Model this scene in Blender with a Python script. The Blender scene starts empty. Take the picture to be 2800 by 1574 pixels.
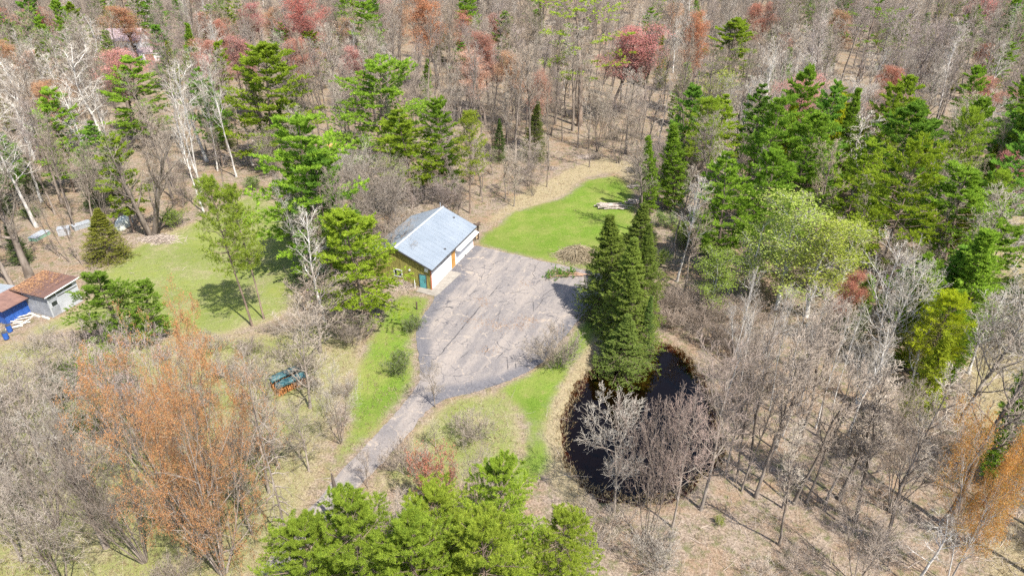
import bpy, math
import numpy as np
from mathutils import Vector, Matrix, Quaternion
from mathutils.geometry import tessellate_polygon

# ------------------------------------------------------------------ camera, sky, sun, exposure
scene = bpy.context.scene
col = scene.collection
CAM_H, PITCH, FPX, CX, CY = 46.0, math.radians(30.0), 1867.0, 1400.0, 787.0
cam_data = bpy.data.cameras.new('camera')
cam_data.sensor_width = 36.0
cam_data.lens = 36.0 * FPX / 2800.0
cam_data.clip_start, cam_data.clip_end = 0.5, 6000.0
cam = bpy.data.objects.new('camera', cam_data)
col.objects.link(cam)
cam.location = (0, 0, CAM_H)
cam.rotation_euler = (math.pi / 2 - PITCH, 0, 0)
scene.camera = cam

SUN_EL = math.radians(56.0)
SUN_AZ = Vector((0.62, -0.785)).normalized()
sun_vec = Vector((SUN_AZ.x * math.cos(SUN_EL), SUN_AZ.y * math.cos(SUN_EL), math.sin(SUN_EL)))
world = bpy.data.worlds.new('World')
scene.world = world
world.use_nodes = True
wn = world.node_tree.nodes
sky = wn.new('ShaderNodeTexSky')
sky.sky_type = 'NISHITA'
sky.sun_disc = False
sky.sun_elevation = SUN_EL
sky.sun_rotation = math.atan2(SUN_AZ.x, SUN_AZ.y)
sky.air_density, sky.dust_density, sky.ozone_density = 1.0, 1.6, 1.0
bg = wn['Background']
bg.inputs['Strength'].default_value = 0.14
world.node_tree.links.new(sky.outputs[0], bg.inputs['Color'])
sun_data = bpy.data.lights.new('sun', 'SUN')
sun_data.energy = 4.8
sun_data.angle = math.radians(0.53)
sun_data.color = (1.0, 0.95, 0.87)
sun = bpy.data.objects.new('sun', sun_data)
col.objects.link(sun)
sun.location = (60, -60, 120)
sun.rotation_euler = sun_vec.to_track_quat('Z', 'Y').to_euler()

vs = scene.view_settings
vs.view_transform, vs.look, vs.gamma, vs.exposure = 'Standard', 'None', 1.0, 1.05
vs.use_curve_mapping = False
scene.render.engine = 'CYCLES'
cy = scene.cycles
cy.max_bounces, cy.diffuse_bounces, cy.glossy_bounces, cy.transmission_bounces, cy.transparent_max_bounces = 5, 3, 2, 3, 6
cy.use_denoising = False
cy.use_adaptive_sampling = True
cy.adaptive_threshold = 0.02
cy.sample_clamp_indirect = 6.0
cy.caustics_reflective = cy.caustics_refractive = False
scene.render.filter_size = 1.2

# ------------------------------------------------------------------ layout helpers
SP, CP = math.sin(PITCH), math.cos(PITCH)

def gnd(x, y, z=0.0):
    """survey point: place on the level z seen at photo point x, y"""
    a, b = (x - CX) / FPX, (y - CY) / FPX
    t = (z - CAM_H) / (-SP - b * CP)
    return np.array([a * t, (CP - b * SP) * t])

def height_at(Y, y):
    b = (y - CY) / FPX
    return CAM_H - Y * (b * CP + SP) / (CP - b * SP)

def proj(X, Y, z=0.0):
    zc = Y * CP + (CAM_H - z) * SP
    return CX + FPX * X / zc, CY + FPX * ((CAM_H - z) * CP - Y * SP) / zc

def depth_of(X, Y, z=0.0):
    return Y * CP + (CAM_H - z) * SP

def poly(pts):
    return np.array([gnd(*p) for p in pts])

def inside(P, X, Y):
    X, Y = np.asarray(X, float), np.asarray(Y, float)
    r = np.zeros(X.shape, bool)
    j = len(P) - 1
    for i in range(len(P)):
        xi, yi = P[i]; xj, yj = P[j]
        c = (yi > Y) != (yj > Y)
        with np.errstate(divide='ignore', invalid='ignore'):
            xs = (xj - xi) * (Y - yi) / (yj - yi if yj != yi else 1e-9) + xi
        r ^= c & (X < xs)
        j = i
    return r

def nrm(a):
    return a / np.maximum(np.linalg.norm(a, axis=-1, keepdims=True), 1e-9)

# ------------------------------------------------------------------ object helpers
def link(o):
    col.objects.link(o)
    return o

def tag(o, label=None, cat=None, group=None, kind=None):
    if label: o['label'] = label
    if cat: o['category'] = cat
    if group: o['group'] = group
    if kind: o['kind'] = kind
    return o

def empty(name, loc=(0, 0, 0), rz=0.0):
    o = bpy.data.objects.new(name, None)
    o.empty_display_size = 0.5
    o.location = loc
    o.rotation_euler = (0, 0, rz)
    return link(o)

class MB:
    """collects quads and triangles, builds one mesh"""
    def __init__(self):
        self.v, self.f, self.m, self.s, self.a, self.n = [], [], [], [], [], 0
    def add(self, V, F, mat=0, smooth=False, att=None):
        V = np.asarray(V, float).reshape(-1, 3); F = np.asarray(F, int)
        self.v.append(V); self.f.append(F + self.n)
        self.m.append(np.full(len(F), mat)); self.s.append(np.full(len(F), smooth))
        self.a.append(np.full(len(V), 0.5) if att is None else np.asarray(att, float))
        self.n += len(V)
        return self
    def box(self, lo, hi, mat=0, M=None):
        x0, y0, z0 = lo; x1, y1, z1 = hi
        V = np.array([(x0,y0,z0),(x1,y0,z0),(x1,y1,z0),(x0,y1,z0),(x0,y0,z1),(x1,y0,z1),(x1,y1,z1),(x0,y1,z1)], float)
        if M is not None:
            V = np.array([tuple(M @ Vector(p)) for p in V])
        return self.add(V, [(0,3,2,1),(4,5,6,7),(0,1,5,4),(1,2,6,5),(2,3,7,6),(3,0,4,7)], mat)
    def tubes(self, P, R, m, mat=0, att=None, cap=False):
        N, k, _ = P.shape
        T = np.empty_like(P)
        T[:, 1:-1] = P[:, 2:] - P[:, :-2]; T[:, 0] = P[:, 1] - P[:, 0]; T[:, -1] = P[:, -1] - P[:, -2]
        T = nrm(T)
        ref = np.where(np.abs(T[..., 2:3]) > 0.9, np.array([1.0, 0, 0]), np.array([0, 0, 1.0]))
        ref[:] = ref[:, :1]
        E1 = nrm(np.cross(T, ref)); E2 = np.cross(T, E1)
        an = np.arange(m) * 2 * math.pi / m
        V = P[:, :, None] + R[:, :, None, None] * (np.cos(an)[None, None, :, None] * E1[:, :, None] + np.sin(an)[None, None, :, None] * E2[:, :, None])
        idx = np.arange(N * k * m).reshape(N, k, m)
        a = idx[:, :-1]; b = idx[:, 1:]
        F = np.stack([a, np.roll(a, -1, 2), np.roll(b, -1, 2), b], -1).reshape(-1, 4)
        at = None if att is None else np.repeat(att, k * m)
        self.add(V, F, mat, True, at)
        if cap:
            for e in (0, k - 1):
                o = self.n
                C = V[:, e].reshape(-1, 3)
                FF = np.arange(N * m).reshape(N, m)
                if e == 0: FF = FF[:, ::-1]
                self.add(C, FF, mat, False)
        return self
    def mesh(self, name, mats):
        me = bpy.data.meshes.new(name)
        V = np.concatenate(self.v)
        me.vertices.add(len(V)); me.vertices.foreach_set('co', V.ravel())
        tot = np.concatenate([np.full(len(f), f.shape[1]) for f in self.f])
        L = np.concatenate([f.ravel() for f in self.f])
        me.loops.add(len(L)); me.loops.foreach_set('vertex_index', L)
        me.polygons.add(len(tot))
        me.polygons.foreach_set('loop_start', np.concatenate([[0], np.cumsum(tot)[:-1]]))
        me.polygons.foreach_set('material_index', np.concatenate(self.m))
        me.polygons.foreach_set('use_smooth', np.concatenate(self.s))
        at = me.attributes.new('v', 'FLOAT', 'POINT')
        at.data.foreach_set('value', np.concatenate(self.a))
        for m in mats: me.materials.append(m)
        me.update(calc_edges=True)
        return me
    def obj(self, name, mats, parent=None, loc=None):
        o = link(bpy.data.objects.new(name, self.mesh(name, mats if isinstance(mats, (list, tuple)) else [mats])))
        if parent is not None: o.parent = parent
        if loc is not None: o.location = loc
        return o

def part(name, me, parent):
    o = link(bpy.data.objects.new(name, me))
    o.parent = parent
    return o

# ------------------------------------------------------------------ materials
def new_mat(name):
    m = bpy.data.materials.new(name)
    m.use_nodes = True
    m.node_tree.nodes.clear()
    nt = m.node_tree
    def N(t, **kw):
        n = nt.nodes.new(t)
        for k, v in kw.items():
            if k in n.inputs: n.inputs[k].default_value = v
            else: setattr(n, k, v)
        return n
    def L(a, b): nt.links.new(a, b)
    out = N('ShaderNodeOutputMaterial')
    return m, N, L, out

def mixcol(N, L, fac, a, b, mode='MIX'):
    n = N('ShaderNodeMix'); n.data_type = 'RGBA'; n.blend_type = mode
    for sock, v in ((n.inputs[0], fac), (n.inputs[6], a), (n.inputs[7], b)):
        if hasattr(v, 'links'): L(v, sock)
        else: sock.default_value = v if not isinstance(v, tuple) else (*v, 1.0)[:4]
    return n.outputs[2]

def ramp(N, L, fac, lo, hi):
    n = N('ShaderNodeMapRange'); n.clamp = True
    n.interpolation_type = 'SMOOTHSTEP'
    L(fac, n.inputs[0]); n.inputs[1].default_value = lo; n.inputs[2].default_value = hi
    return n.outputs[0]

def noise(N, L, scale, detail=3.0, coord=None, rough=0.55):
    n = N('ShaderNodeTexNoise')
    n.inputs['Scale'].default_value = scale; n.inputs['Detail'].default_value = detail; n.inputs['Roughness'].default_value = rough
    if coord is not None: L(coord, n.inputs['Vector'])
    return n.outputs['Fac']

def geo_pos(N):
    return N('ShaderNodeNewGeometry').outputs['Position']

def plain(name, c1, c2=None, scale=3.0, rough=0.7, metallic=0.0, tint=False, bump=0.0, world_space=False, spec=0.3, detail=4.0, stretch=None):
    m, N, L, out = new_mat(name)
    b = N('ShaderNodeBsdfPrincipled')
    b.inputs['Roughness'].default_value = rough; b.inputs['Metallic'].default_value = metallic
    b.inputs['Specular IOR Level'].default_value = spec
    co = N('ShaderNodeTexCoord').outputs['Object']
    if stretch:
        mp = N('ShaderNodeMapping'); mp.inputs['Scale'].default_value = stretch
        L(co, mp.inputs[0]); co = mp.outputs[0]
    f = ramp(N, L, noise(N, L, scale, detail, co), 0.3, 0.7)
    c = mixcol(N, L, f, c1, c2 or c1)
    if tint:
        oi = N('ShaderNodeObjectInfo')
        c = mixcol(N, L, 1.0, c, oi.outputs['Color'], 'MULTIPLY')
    L(c, b.inputs['Base Color'])
    if bump:
        bp = N('ShaderNodeBump'); bp.inputs['Strength'].default_value = bump; bp.inputs['Distance'].default_value = 0.05
        L(noise(N, L, scale * 3, 4, co), bp.inputs['Height']); L(bp.outputs[0], b.inputs['Normal'])
    L(b.outputs[0], out.inputs[0])
    return m

def foliage(name, dark, light, trans=0.35):
    """needles or leaves: per-clump colour from attribute v, tinted by the object's own colour"""
    m, N, L, out = new_mat(name)
    at = N('ShaderNodeAttribute'); at.attribute_name = 'v'
    c = mixcol(N, L, at.outputs['Fac'], dark, light)
    oi = N('ShaderNodeObjectInfo')
    c = mixcol(N, L, 1.0, c, oi.outputs['Color'], 'MULTIPLY')
    hs = N('ShaderNodeHueSaturation')
    mr = N('ShaderNodeMapRange'); L(oi.outputs['Random'], mr.inputs[0]); mr.inputs[3].default_value = 0.85; mr.inputs[4].default_value = 1.15
    L(mr.outputs[0], hs.inputs['Value']); L(c, hs.inputs['Color'])
    d = N('ShaderNodeBsdfDiffuse'); t = N('ShaderNodeBsdfTranslucent')
    L(hs.outputs[0], d.inputs[0]); L(hs.outputs[0], t.inputs[0])
    mx = N('ShaderNodeMixShader'); mx.inputs[0].default_value = trans
    L(d.outputs[0], mx.inputs[1]); L(t.outputs[0], mx.inputs[2])
    L(mx.outputs[0], out.inputs[0])
    return m

def barkmat(name, c1, c2, scale=2.0, tint=False, stretch=(1, 1, 0.3)):
    m, N, L, out = new_mat(name)
    d = N('ShaderNodeBsdfDiffuse')
    co = N('ShaderNodeTexCoord').outputs['Object']
    mp = N('ShaderNodeMapping'); mp.inputs['Scale'].default_value = stretch
    L(co, mp.inputs[0])
    c = mixcol(N, L, ramp(N, L, noise(N, L, scale, 4, mp.outputs[0]), 0.35, 0.65), c1, c2)
    oi = N('ShaderNodeObjectInfo')
    if tint: c = mixcol(N, L, 1.0, c, oi.outputs['Color'], 'MULTIPLY')
    hs = N('ShaderNodeHueSaturation')
    mr = N('ShaderNodeMapRange'); L(oi.outputs['Random'], mr.inputs[0]); mr.inputs[3].default_value = 0.8; mr.inputs[4].default_value = 1.2
    L(mr.outputs[0], hs.inputs['Value']); L(c, hs.inputs['Color'])
    L(hs.outputs[0], d.inputs[0]); L(d.outputs[0], out.inputs[0])
    return m

BARK = barkmat('bark_grey', (0.30, 0.26, 0.22), (0.17, 0.14, 0.115))
BARKM = barkmat('bark_mid', (0.25, 0.21, 0.175), (0.13, 0.105, 0.085))
BARKD = barkmat('bark_dark', (0.20, 0.165, 0.14), (0.10, 0.08, 0.065))
BARKP = barkmat('bark_pine', (0.24, 0.18, 0.14), (0.13, 0.10, 0.08))
BIRCH = barkmat('bark_birch', (0.60, 0.575, 0.53), (0.30, 0.275, 0.25), 2.6)
TWIG = barkmat('twigs', (0.35, 0.315, 0.27), (0.245, 0.217, 0.185), 0.6, True, (1, 1, 1))
PINE = foliage('pine_needles', (0.135, 0.22, 0.03), (0.325, 0.45, 0.058), .48)
SPRUCE = foliage('spruce_needles', (0.10, 0.135, 0.036), (0.23, 0.27, 0.06), .42)
LEAF = foliage('spring_leaves', (0.23, 0.295, 0.055), (0.39, 0.455, 0.11), 0.45)
BUD = foliage('bud_clusters', (0.32, 0.185, 0.14), (0.47, 0.30, 0.225), 0.4)

# ------------------------------------------------------------------ land use, surveyed outlines
DRIVE = poly([(1193,808),(1175,840),(1153,866),(1140,902),(1139,927),(1144,960),(1149,996),(1146,1050),(1091,1119),(1026,1191),(961,1260),
              (921,1296),(895,1336),(866,1372),(838,1397),(754,1499),(714,1557),(690,1600),(670,1640),(760,1640),(787,1574),(850,1480),(930,1385),(979,1331),(1011,1300),
              (1047,1263),(1091,1213),(1127,1173),(1156,1133),(1190,1104),(1236,1083),(1279,1077),(1351,1055),(1436,1022),(1491,985),(1530,935),(1570,891),(1596,858),
              (1640,822),(1665,790),(1660,755),(1614,742),(1563,732),(1509,719),(1472,712),(1422,699),(1389,694),(1345,681),(1300,671),(1292,672),(1240,730),(1185,788)])
POND = poly([(1640,985),(1590,1040),(1560,1090),(1540,1150),(1533,1200),(1540,1260),(1575,1300),(1630,1345),(1700,1365),(1780,1368),(1850,1348),(1910,1312),(1960,1262),
             (1972,1215),(1960,1150),(1940,1060),(1905,1010),(1880,965),(1840,945),(1800,935),(1770,950),(1720,985)])
LAWN_R = poly([(1300,668),(1310,645),(1370,612),(1385,582),(1460,562),(1530,542),(1570,512),(1600,490),(1690,478),(1735,520),(1745,640),(1760,760),(1614,740),(1509,717),(1389,692),(1345,679)])
LAWN_L = poly([(385,660),(470,632),(560,590),(640,545),(700,520),(770,560),(830,640),(850,760),(800,850),(700,900),(560,930),(440,915),(300,900),(150,905),(60,935),(70,890),(160,872),(235,830),(262,745),(320,705)])
STRIP_L = poly([(1090,800),(1190,812),(1165,850),(1135,910),(1135,1000),(1140,1050),(1080,1120),(1010,1195),(940,1270),(880,1340),(850,1330),(960,1170),(940,1090),(985,1000),(1020,900),(1060,830)])
PATH_G = poly([(1350,1062),(1440,1028),(1500,990),(1600,865),(1650,870),(1620,940),(1560,1010),(1520,1090),(1480,1180),(1515,1240),(1500,1300),(1420,1330),(1360,1350),(1380,1300),(1440,1240),(1440,1180),(1420,1110)])
VERGE = poly([(1165,1140),(1240,1090),(1350,1060),(1430,1110),(1445,1200),(1390,1290),(1280,1330),(1150,1340),(1040,1330),(1000,1400),(900,1480),(850,1520),(930,1400),(1060,1270)])
LOWER_L = poly([(-200,960),(150,915),(440,925),(700,910),(850,880),(990,880),(1000,980),(930,1100),(900,1250),(850,1380),(740,1500),(660,1640),(-300,1700)])
EDGE_R = poly([(2610,760),(2680,640),(2800,560),(2950,560),(2950,1250),(2690,1210),(2640,1050)])
EDGE_G = poly([(2745,1110),(2800,1070),(2950,1080),(2950,1250),(2790,1220)])
CORNER_R = poly([(2700,1480),(2800,1420),(2950,1400),(2950,1660),(2690,1640)])
DRY_R = poly([(1340,600),(1400,540),(1480,500),(1560,460),(1640,430),(1730,440),(1790,500),(1740,540),(1690,470),(1600,485),(1540,540),(1390,585),(1320,640)])
DRY_P = poly([(1500,1090),(1560,1010),(1640,880),(1700,900),(1660,990),(1590,1060),(1545,1180),(1550,1290),(1640,1370),(1560,1400),(1490,1300),(1480,1200)])
HOUSEYARD = poly([(250,190),(420,170),(520,220),(380,260),(260,240)])

G_A = gnd(1180.5, 792.3); G_B = gnd(1295.5, 673.4)
GL = float(np.linalg.norm(G_B - G_A)); GU = (G_B - G_A) / GL; GV = np.array([-GU[1], GU[0]]); GD = 10.0
GARAGE = np.array([G_A - GU*.8 - GV*1.2, G_B + GU*1.5 - GV*1.2, G_B + GU*1.5 + GV*(GD+1), G_A - GU*.8 + GV*(GD+1)])
S_A = gnd(145.8, 868); S_B = gnd(226, 822)
SW_ = float(np.linalg.norm(S_B - S_A)); SU = (S_B - S_A) / SW_; SV = np.array([-SU[1], SU[0]]); SD = 5.4
SHED = np.array([S_A - SU*1 - SV*1, S_B + SU*1 - SV*1, S_B + SU*1 + SV*(SD+1), S_A - SU*1 + SV*(SD+1)])

# ------------------------------------------------------------------ ground: one sheet with land-use masks
def axis(lo, hi, step, far_lo, far_hi, n):
    mid = np.arange(lo, hi + 1e-6, step)
    a = lo - (lo - far_lo) * (np.linspace(1, 0, n, endpoint=False) ** 2.2)
    b = hi + (far_hi - hi) * (np.linspace(0, 1, n + 1)[1:] ** 2.2)
    return np.concatenate([a, mid, b])
gx = axis(-92, 92, 0.62, -2500, 2500, 24)
gy = axis(26, 150, 0.62, -400, 4000, 32)
GX, GY = np.meshgrid(gx, gy)

def blur(a, n):
    for _ in range(n):
        a = (np.roll(a, 1, 0) + np.roll(a, -1, 0) + a * 2) / 4
        a = (np.roll(a, 1, 1) + np.roll(a, -1, 1) + a * 2) / 4
    return a
def mask(P, n=4, val=1.0):
    return blur(inside(P, GX, GY).astype(float), n) * val
green = np.zeros_like(GX); dry = np.full_like(GX, 0.16)
for P, v, n in ((LAWN_L, .66, 6), (LAWN_R, .92, 6), (STRIP_L, .92, 5), (PATH_G, .98, 4), (VERGE, .62, 4), (LOWER_L, .56, 8), (EDGE_R, .40, 6), (EDGE_G, 1.0, 3), (HOUSEYARD, .7, 1)):
    green = np.maximum(green, mask(P, n, v))
for P, v, n in ((LAWN_L, .85, 6), (LAWN_R, .4, 5), (VERGE, .75, 5), (LOWER_L, .75, 8), (EDGE_R, .8, 6), (CORNER_R, .9, 6), (DRY_R, .8, 4), (DRY_P, .95, 3), (STRIP_L, .7, 6), (PATH_G, .7, 6)):
    dry = np.maximum(dry, mask(P, n, v))
pm = inside(POND, GX, GY).astype(float)
pond_soft = blur(pm, 4)
pond_soft = np.where((pond_soft > .02) & (pond_soft < .98), np.clip(pond_soft + .16 * np.sin(GX * 1.7 + 2 * np.sin(GY * .8)) * np.sin(GY * 1.4 + GX * .6), 0, 1), pond_soft)
GZ = -1.3 * np.clip((pond_soft - 0.35) / 0.6, 0, 1) ** 0.8
flat = np.maximum.reduce([mask(DRIVE, 8), mask(GARAGE, 8), mask(SHED, 8), mask(LAWN_R, 6)])
und = 0.10 * np.sin(GX * .31 + 1.3 * np.sin(GY * .17)) * np.cos(GY * .27) + 0.05 * np.sin(GX * .9 + GY * .7)
GZ = GZ + und * (1 - np.clip(flat * 1.6, 0, 1)) * (1 - pond_soft) - 0.06 * np.clip(flat * 1.6, 0, 1) * 0
GZ = GZ - 0.02
ny, nx = GX.shape
idx = np.arange(nx * ny).reshape(ny, nx)
F = np.stack([idx[:-1, :-1], idx[:-1, 1:], idx[1:, 1:], idx[1:, :-1]], -1).reshape(-1, 4)
gm = MB().add(np.stack([GX, GY, GZ], -1), F, 0, True)

def ground_mat():
    m, N, L, out = new_mat('ground')
    p = geo_pos(N)
    def A(n):
        a = N('ShaderNodeAttribute'); a.attribute_name = n; return a.outputs['Fac']
    n1 = noise(N, L, 0.22, 5, p, .6); n2 = noise(N, L, 1.1, 5, p, .65); n3 = noise(N, L, 5.0, 5, p, .7); n4 = noise(N, L, 0.07, 3, p)
    # leaf litter
    lit = mixcol(N, L, ramp(N, L, n3, .32, .68), (0.125, 0.095, 0.072), (0.31, 0.25, 0.195))
    lit = mixcol(N, L, ramp(N, L, n1, .42, .66), lit, mixcol(N, L, ramp(N, L, n3, .3, .7), (0.16, 0.105, 0.068), (0.28, 0.20, 0.135)))
    lit = mixcol(N, L, ramp(N, L, n2, .46, .70), lit, (0.115, 0.115, 0.055))
    dr = mixcol(N, L, ramp(N, L, n3, .3, .7), (0.165, 0.14, 0.078), (0.34, 0.285, 0.18))
    dr = mixcol(N, L, ramp(N, L, n2, .4, .7), dr, (0.24, 0.19, 0.12))
    gr = mixcol(N, L, ramp(N, L, n3, .3, .7), (0.068, 0.125, 0.014), (0.150, 0.225, 0.034))
    gr = mixcol(N, L, ramp(N, L, n1, .35, .7), gr, (0.18, 0.20, 0.055))
    gr = mixcol(N, L, ramp(N, L, n4, .42, .62), gr, mixcol(N, L, .5, gr, (0.085, 0.135, 0.02)))
    th = N('ShaderNodeMath', operation='MULTIPLY'); L(ramp(N, L, n2, .54, .70), th.inputs[0]); th.inputs[1].default_value = .55
    gr = mixcol(N, L, th.outputs[0], gr, (0.22, 0.20, 0.08))
    def wob(a, lo, hi, s1=.75, s2=.45):
        x = N('ShaderNodeMath', operation='MULTIPLY_ADD'); L(n1, x.inputs[0]); x.inputs[1].default_value = s1; L(a, x.inputs[2])
        y = N('ShaderNodeMath', operation='MULTIPLY_ADD'); L(n2, y.inputs[0]); y.inputs[1].default_value = s2; L(x.outputs[0], y.inputs[2])
        z = N('ShaderNodeMath', operation='MULTIPLY_ADD'); L(n3, z.inputs[0]); z.inputs[1].default_value = .35; L(y.outputs[0], z.inputs[2])
        return ramp(N, L, z.outputs[0], lo, hi)
    c = mixcol(N, L, wob(A('dry'), 1.0, 1.5), lit, dr)
    c = mixcol(N, L, wob(A('green'), 1.12, 1.62), c, gr)
    # pond bed: rusty leaves in the shallows, mud colour darkened for light lost at depth
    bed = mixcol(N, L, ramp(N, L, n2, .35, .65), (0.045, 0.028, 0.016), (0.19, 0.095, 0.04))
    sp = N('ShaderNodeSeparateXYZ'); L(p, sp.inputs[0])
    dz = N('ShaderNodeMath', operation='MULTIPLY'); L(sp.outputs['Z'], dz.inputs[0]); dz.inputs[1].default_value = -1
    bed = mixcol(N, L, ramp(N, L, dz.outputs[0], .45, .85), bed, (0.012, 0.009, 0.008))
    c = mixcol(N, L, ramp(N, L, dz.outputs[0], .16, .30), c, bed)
    b = N('ShaderNodeBsdfDiffuse'); L(c, b.inputs[0])
    ad = N('ShaderNodeMath', operation='ADD'); L(n3, ad.inputs[0]); L(n2, ad.inputs[1])
    bp = N('ShaderNodeBump'); bp.inputs['Strength'].default_value = .8; bp.inputs['Distance'].default_value = .12
    L(ad.outputs[0], bp.inputs['Height']); L(bp.outputs[0], b.inputs['Normal'])
    L(b.outputs[0], out.inputs[0])
    return m
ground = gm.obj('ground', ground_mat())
for nme, arr in (('green', green), ('dry', dry)):
    a = ground.data.attributes.new(nme, 'FLOAT', 'POINT'); a.data.foreach_set('value', arr.ravel())
tag(ground, 'woodland floor of leaf litter, dry grass and mown lawn', None, None, 'structure')

def bilinear(arr, x, y):
    i = np.clip(np.searchsorted(gx, x) - 1, 0, nx - 2); j = np.clip(np.searchsorted(gy, y) - 1, 0, ny - 2)
    return arr[j, i]
def ground_z(x, y):
    return float(bilinear(GZ, x, y))

# pond water
def sheet(P, z, dens=1):
    v = [Vector((x, y, z)) for x, y in P]
    t = tessellate_polygon([v])
    return np.array([tuple(q) for q in v]), np.array(t)
def water_mat():
    m, N, L, out = new_mat('pond_water')
    tr = N('ShaderNodeBsdfTransparent'); tr.inputs[0].default_value = (0.50, 0.36, 0.24, 1)
    gl = N('ShaderNodeBsdfGlossy'); gl.inputs['Roughness'].default_value = 0.05
    fr = N('ShaderNodeFresnel'); fr.inputs[0].default_value = 1.33
    bp = N('ShaderNodeBump'); bp.inputs['Strength'].default_value = .02; bp.inputs['Distance'].default_value = .02
    L(noise(N, L, 2.0, 3, geo_pos(N)), bp.inputs['Height'])
    L(bp.outputs[0], gl.inputs['Normal']); L(bp.outputs[0], fr.inputs['Normal'])
    mx = N('ShaderNodeMixShader'); L(fr.outputs[0], mx.inputs[0]); L(tr.outputs[0], mx.inputs[1]); L(gl.outputs[0], mx.inputs[2])
    L(mx.outputs[0], out.inputs[0])
    return m
pc = POND.mean(0)
V, T = sheet(pc + (POND - pc) * 1.12, -0.17)
water = MB().add(V, T).obj('pond_water', water_mat())
tag(water, 'dark still pond with rusty brown shallows', None, None, 'structure')

# driveway
def subdiv(P, step, jit, rng, close=True):
    out = []
    n = len(P)
    for i in range(n if close else n - 1):
        a, b = P[i], P[(i + 1) % n]
        k = max(1, int(np.linalg.norm(b - a) / step))
        for j in range(k):
            q = a + (b - a) * j / k
            out.append(q + rng.normal(0, jit, 2))
    if not close: out.append(P[-1])
    return np.array(out)
rng = np.random.default_rng(5)
def smooth_closed(P, it=1):
    for _ in range(it):
        Q = []
        for i in range(len(P)):
            a, b = P[i], P[(i + 1) % len(P)]
            Q += [a * .75 + b * .25, a * .25 + b * .75]
        P = np.array(Q)
    return P
DR = subdiv(smooth_closed(DRIVE, 1), .5, .06, rng)
def asphalt_mat():
    m, N, L, out = new_mat('asphalt')
    p = geo_pos(N)
    n1 = noise(N, L, .16, 5, p, .6); n2 = noise(N, L, .9, 5, p, .65); n3 = noise(N, L, 9.0, 4, p, .7)
    mp = N('ShaderNodeMapping'); mp.vector_type = 'TEXTURE'; mp.inputs['Rotation'].default_value = (0, 0, 1.2); mp.inputs['Scale'].default_value = (5.0, .8, 1)
    L(p, mp.inputs[0]); n5 = noise(N, L, .5, 5, mp.outputs[0], .65)
    c = mixcol(N, L, ramp(N, L, n1, .36, .62), (0.125, 0.114, 0.112), (0.215, 0.186, 0.165))
    c = mixcol(N, L, ramp(N, L, n5, .42, .66), c, (0.28, 0.238, 0.20))
    c = mixcol(N, L, ramp(N, L, n2, .56, .76), c, (0.25, 0.215, 0.175))
    sc_ = N('ShaderNodeAttribute'); sc_.attribute_name = 'v'
    ad = N('ShaderNodeMath', operation='MULTIPLY_ADD'); L(n2, ad.inputs[0]); ad.inputs[1].default_value = .5; L(sc_.outputs['Fac'], ad.inputs[2])
    c = mixcol(N, L, ramp(N, L, ad.outputs[0], .55, 1.1), c, (0.08, 0.08, 0.092))
    c = mixcol(N, L, .35, c, mixcol(N, L, ramp(N, L, n3, .3, .7), (.08, .075, .08), (.30, .275, .26)))
    # weathered hairline cracks and pale grit washed into them
    wv = N('ShaderNodeTexNoise'); wv.inputs['Scale'].default_value = .8; wv.inputs['Detail'].default_value = 4; L(p, wv.inputs['Vector'])
    vm = N('ShaderNodeVectorMath', operation='MULTIPLY_ADD'); L(wv.outputs['Color'], vm.inputs[0]); vm.inputs[1].default_value = (2.2, 2.2, 0); L(p, vm.inputs[2])
    for sc, wd, cc, nz in ((.24, .022, (.33, .275, .22), n2), (.6, .030, (.07, .068, .075), n1)):
        vo = N('ShaderNodeTexVoronoi'); vo.feature = 'DISTANCE_TO_EDGE'; vo.inputs['Scale'].default_value = sc; L(vm.outputs[0], vo.inputs['Vector'])
        iv = N('ShaderNodeMath', operation='SUBTRACT'); iv.inputs[0].default_value = 1; L(ramp(N, L, vo.outputs['Distance'], wd * .25, wd), iv.inputs[1])
        mu = N('ShaderNodeMath', operation='MULTIPLY'); L(iv.outputs[0], mu.inputs[0]); L(ramp(N, L, nz, .44, .58), mu.inputs[1])
        m8 = N('ShaderNodeMath', operation='MULTIPLY'); L(mu.outputs[0], m8.inputs[0]); m8.inputs[1].default_value = .8
        c = mixcol(N, L, m8.outputs[0], c, cc)
    b = N('ShaderNodeBsdfPrincipled'); b.inputs['Roughness'].default_value = .85; b.inputs['Specular IOR Level'].default_value = .25
    L(c, b.inputs['Base Color'])
    bp = N('ShaderNodeBump'); bp.inputs['Strength'].default_value = .4; bp.inputs['Distance'].default_value = .02
    L(n3, bp.inputs['Height']); L(bp.outputs[0], b.inputs['Normal']); L(b.outputs[0], out.inputs[0])
    return m
# tarmac as a fine grid clipped to the outline, so the worn seal coat follows its rim
def zc4(pts):
    return [(1100 + x / 3.291, 660 + y / 3.291) for x, y in pts]
RIMS = [subdiv(poly(zc4(c)), .5, 0, rng, False) for c in ([(250,590),(190,660),(140,740),(125,840),(140,960),(150,1060),(175,1120)], [(330,1395),(600,1345),(760,1310),(900,1270),(1000,1230),(1180,1140),(1300,1060)], [(250,590),(330,480),(420,390),(520,300)], [(1300,1040),(1390,930),(1480,840),(1560,740)], [(450,260),(520,180),(630,60)])]
def rim(P):
    d = np.min([np.min(np.hypot(P[:, None, 0] - q[None, :, 0], P[:, None, 1] - q[None, :, 1]), 1) for q in RIMS], 0)
    return np.exp(-(d / 1.9) ** 2)
mb = MB()
V, T = sheet(DR, 0.041)
mb.add(V, T, 0, False, rim(DR))
n_ = len(DR)
side = np.concatenate([np.c_[DR, np.full(n_, .041)], np.c_[DR + nrm(DR - DR.mean(0)) * .05, np.full(n_, -.08)]])
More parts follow.
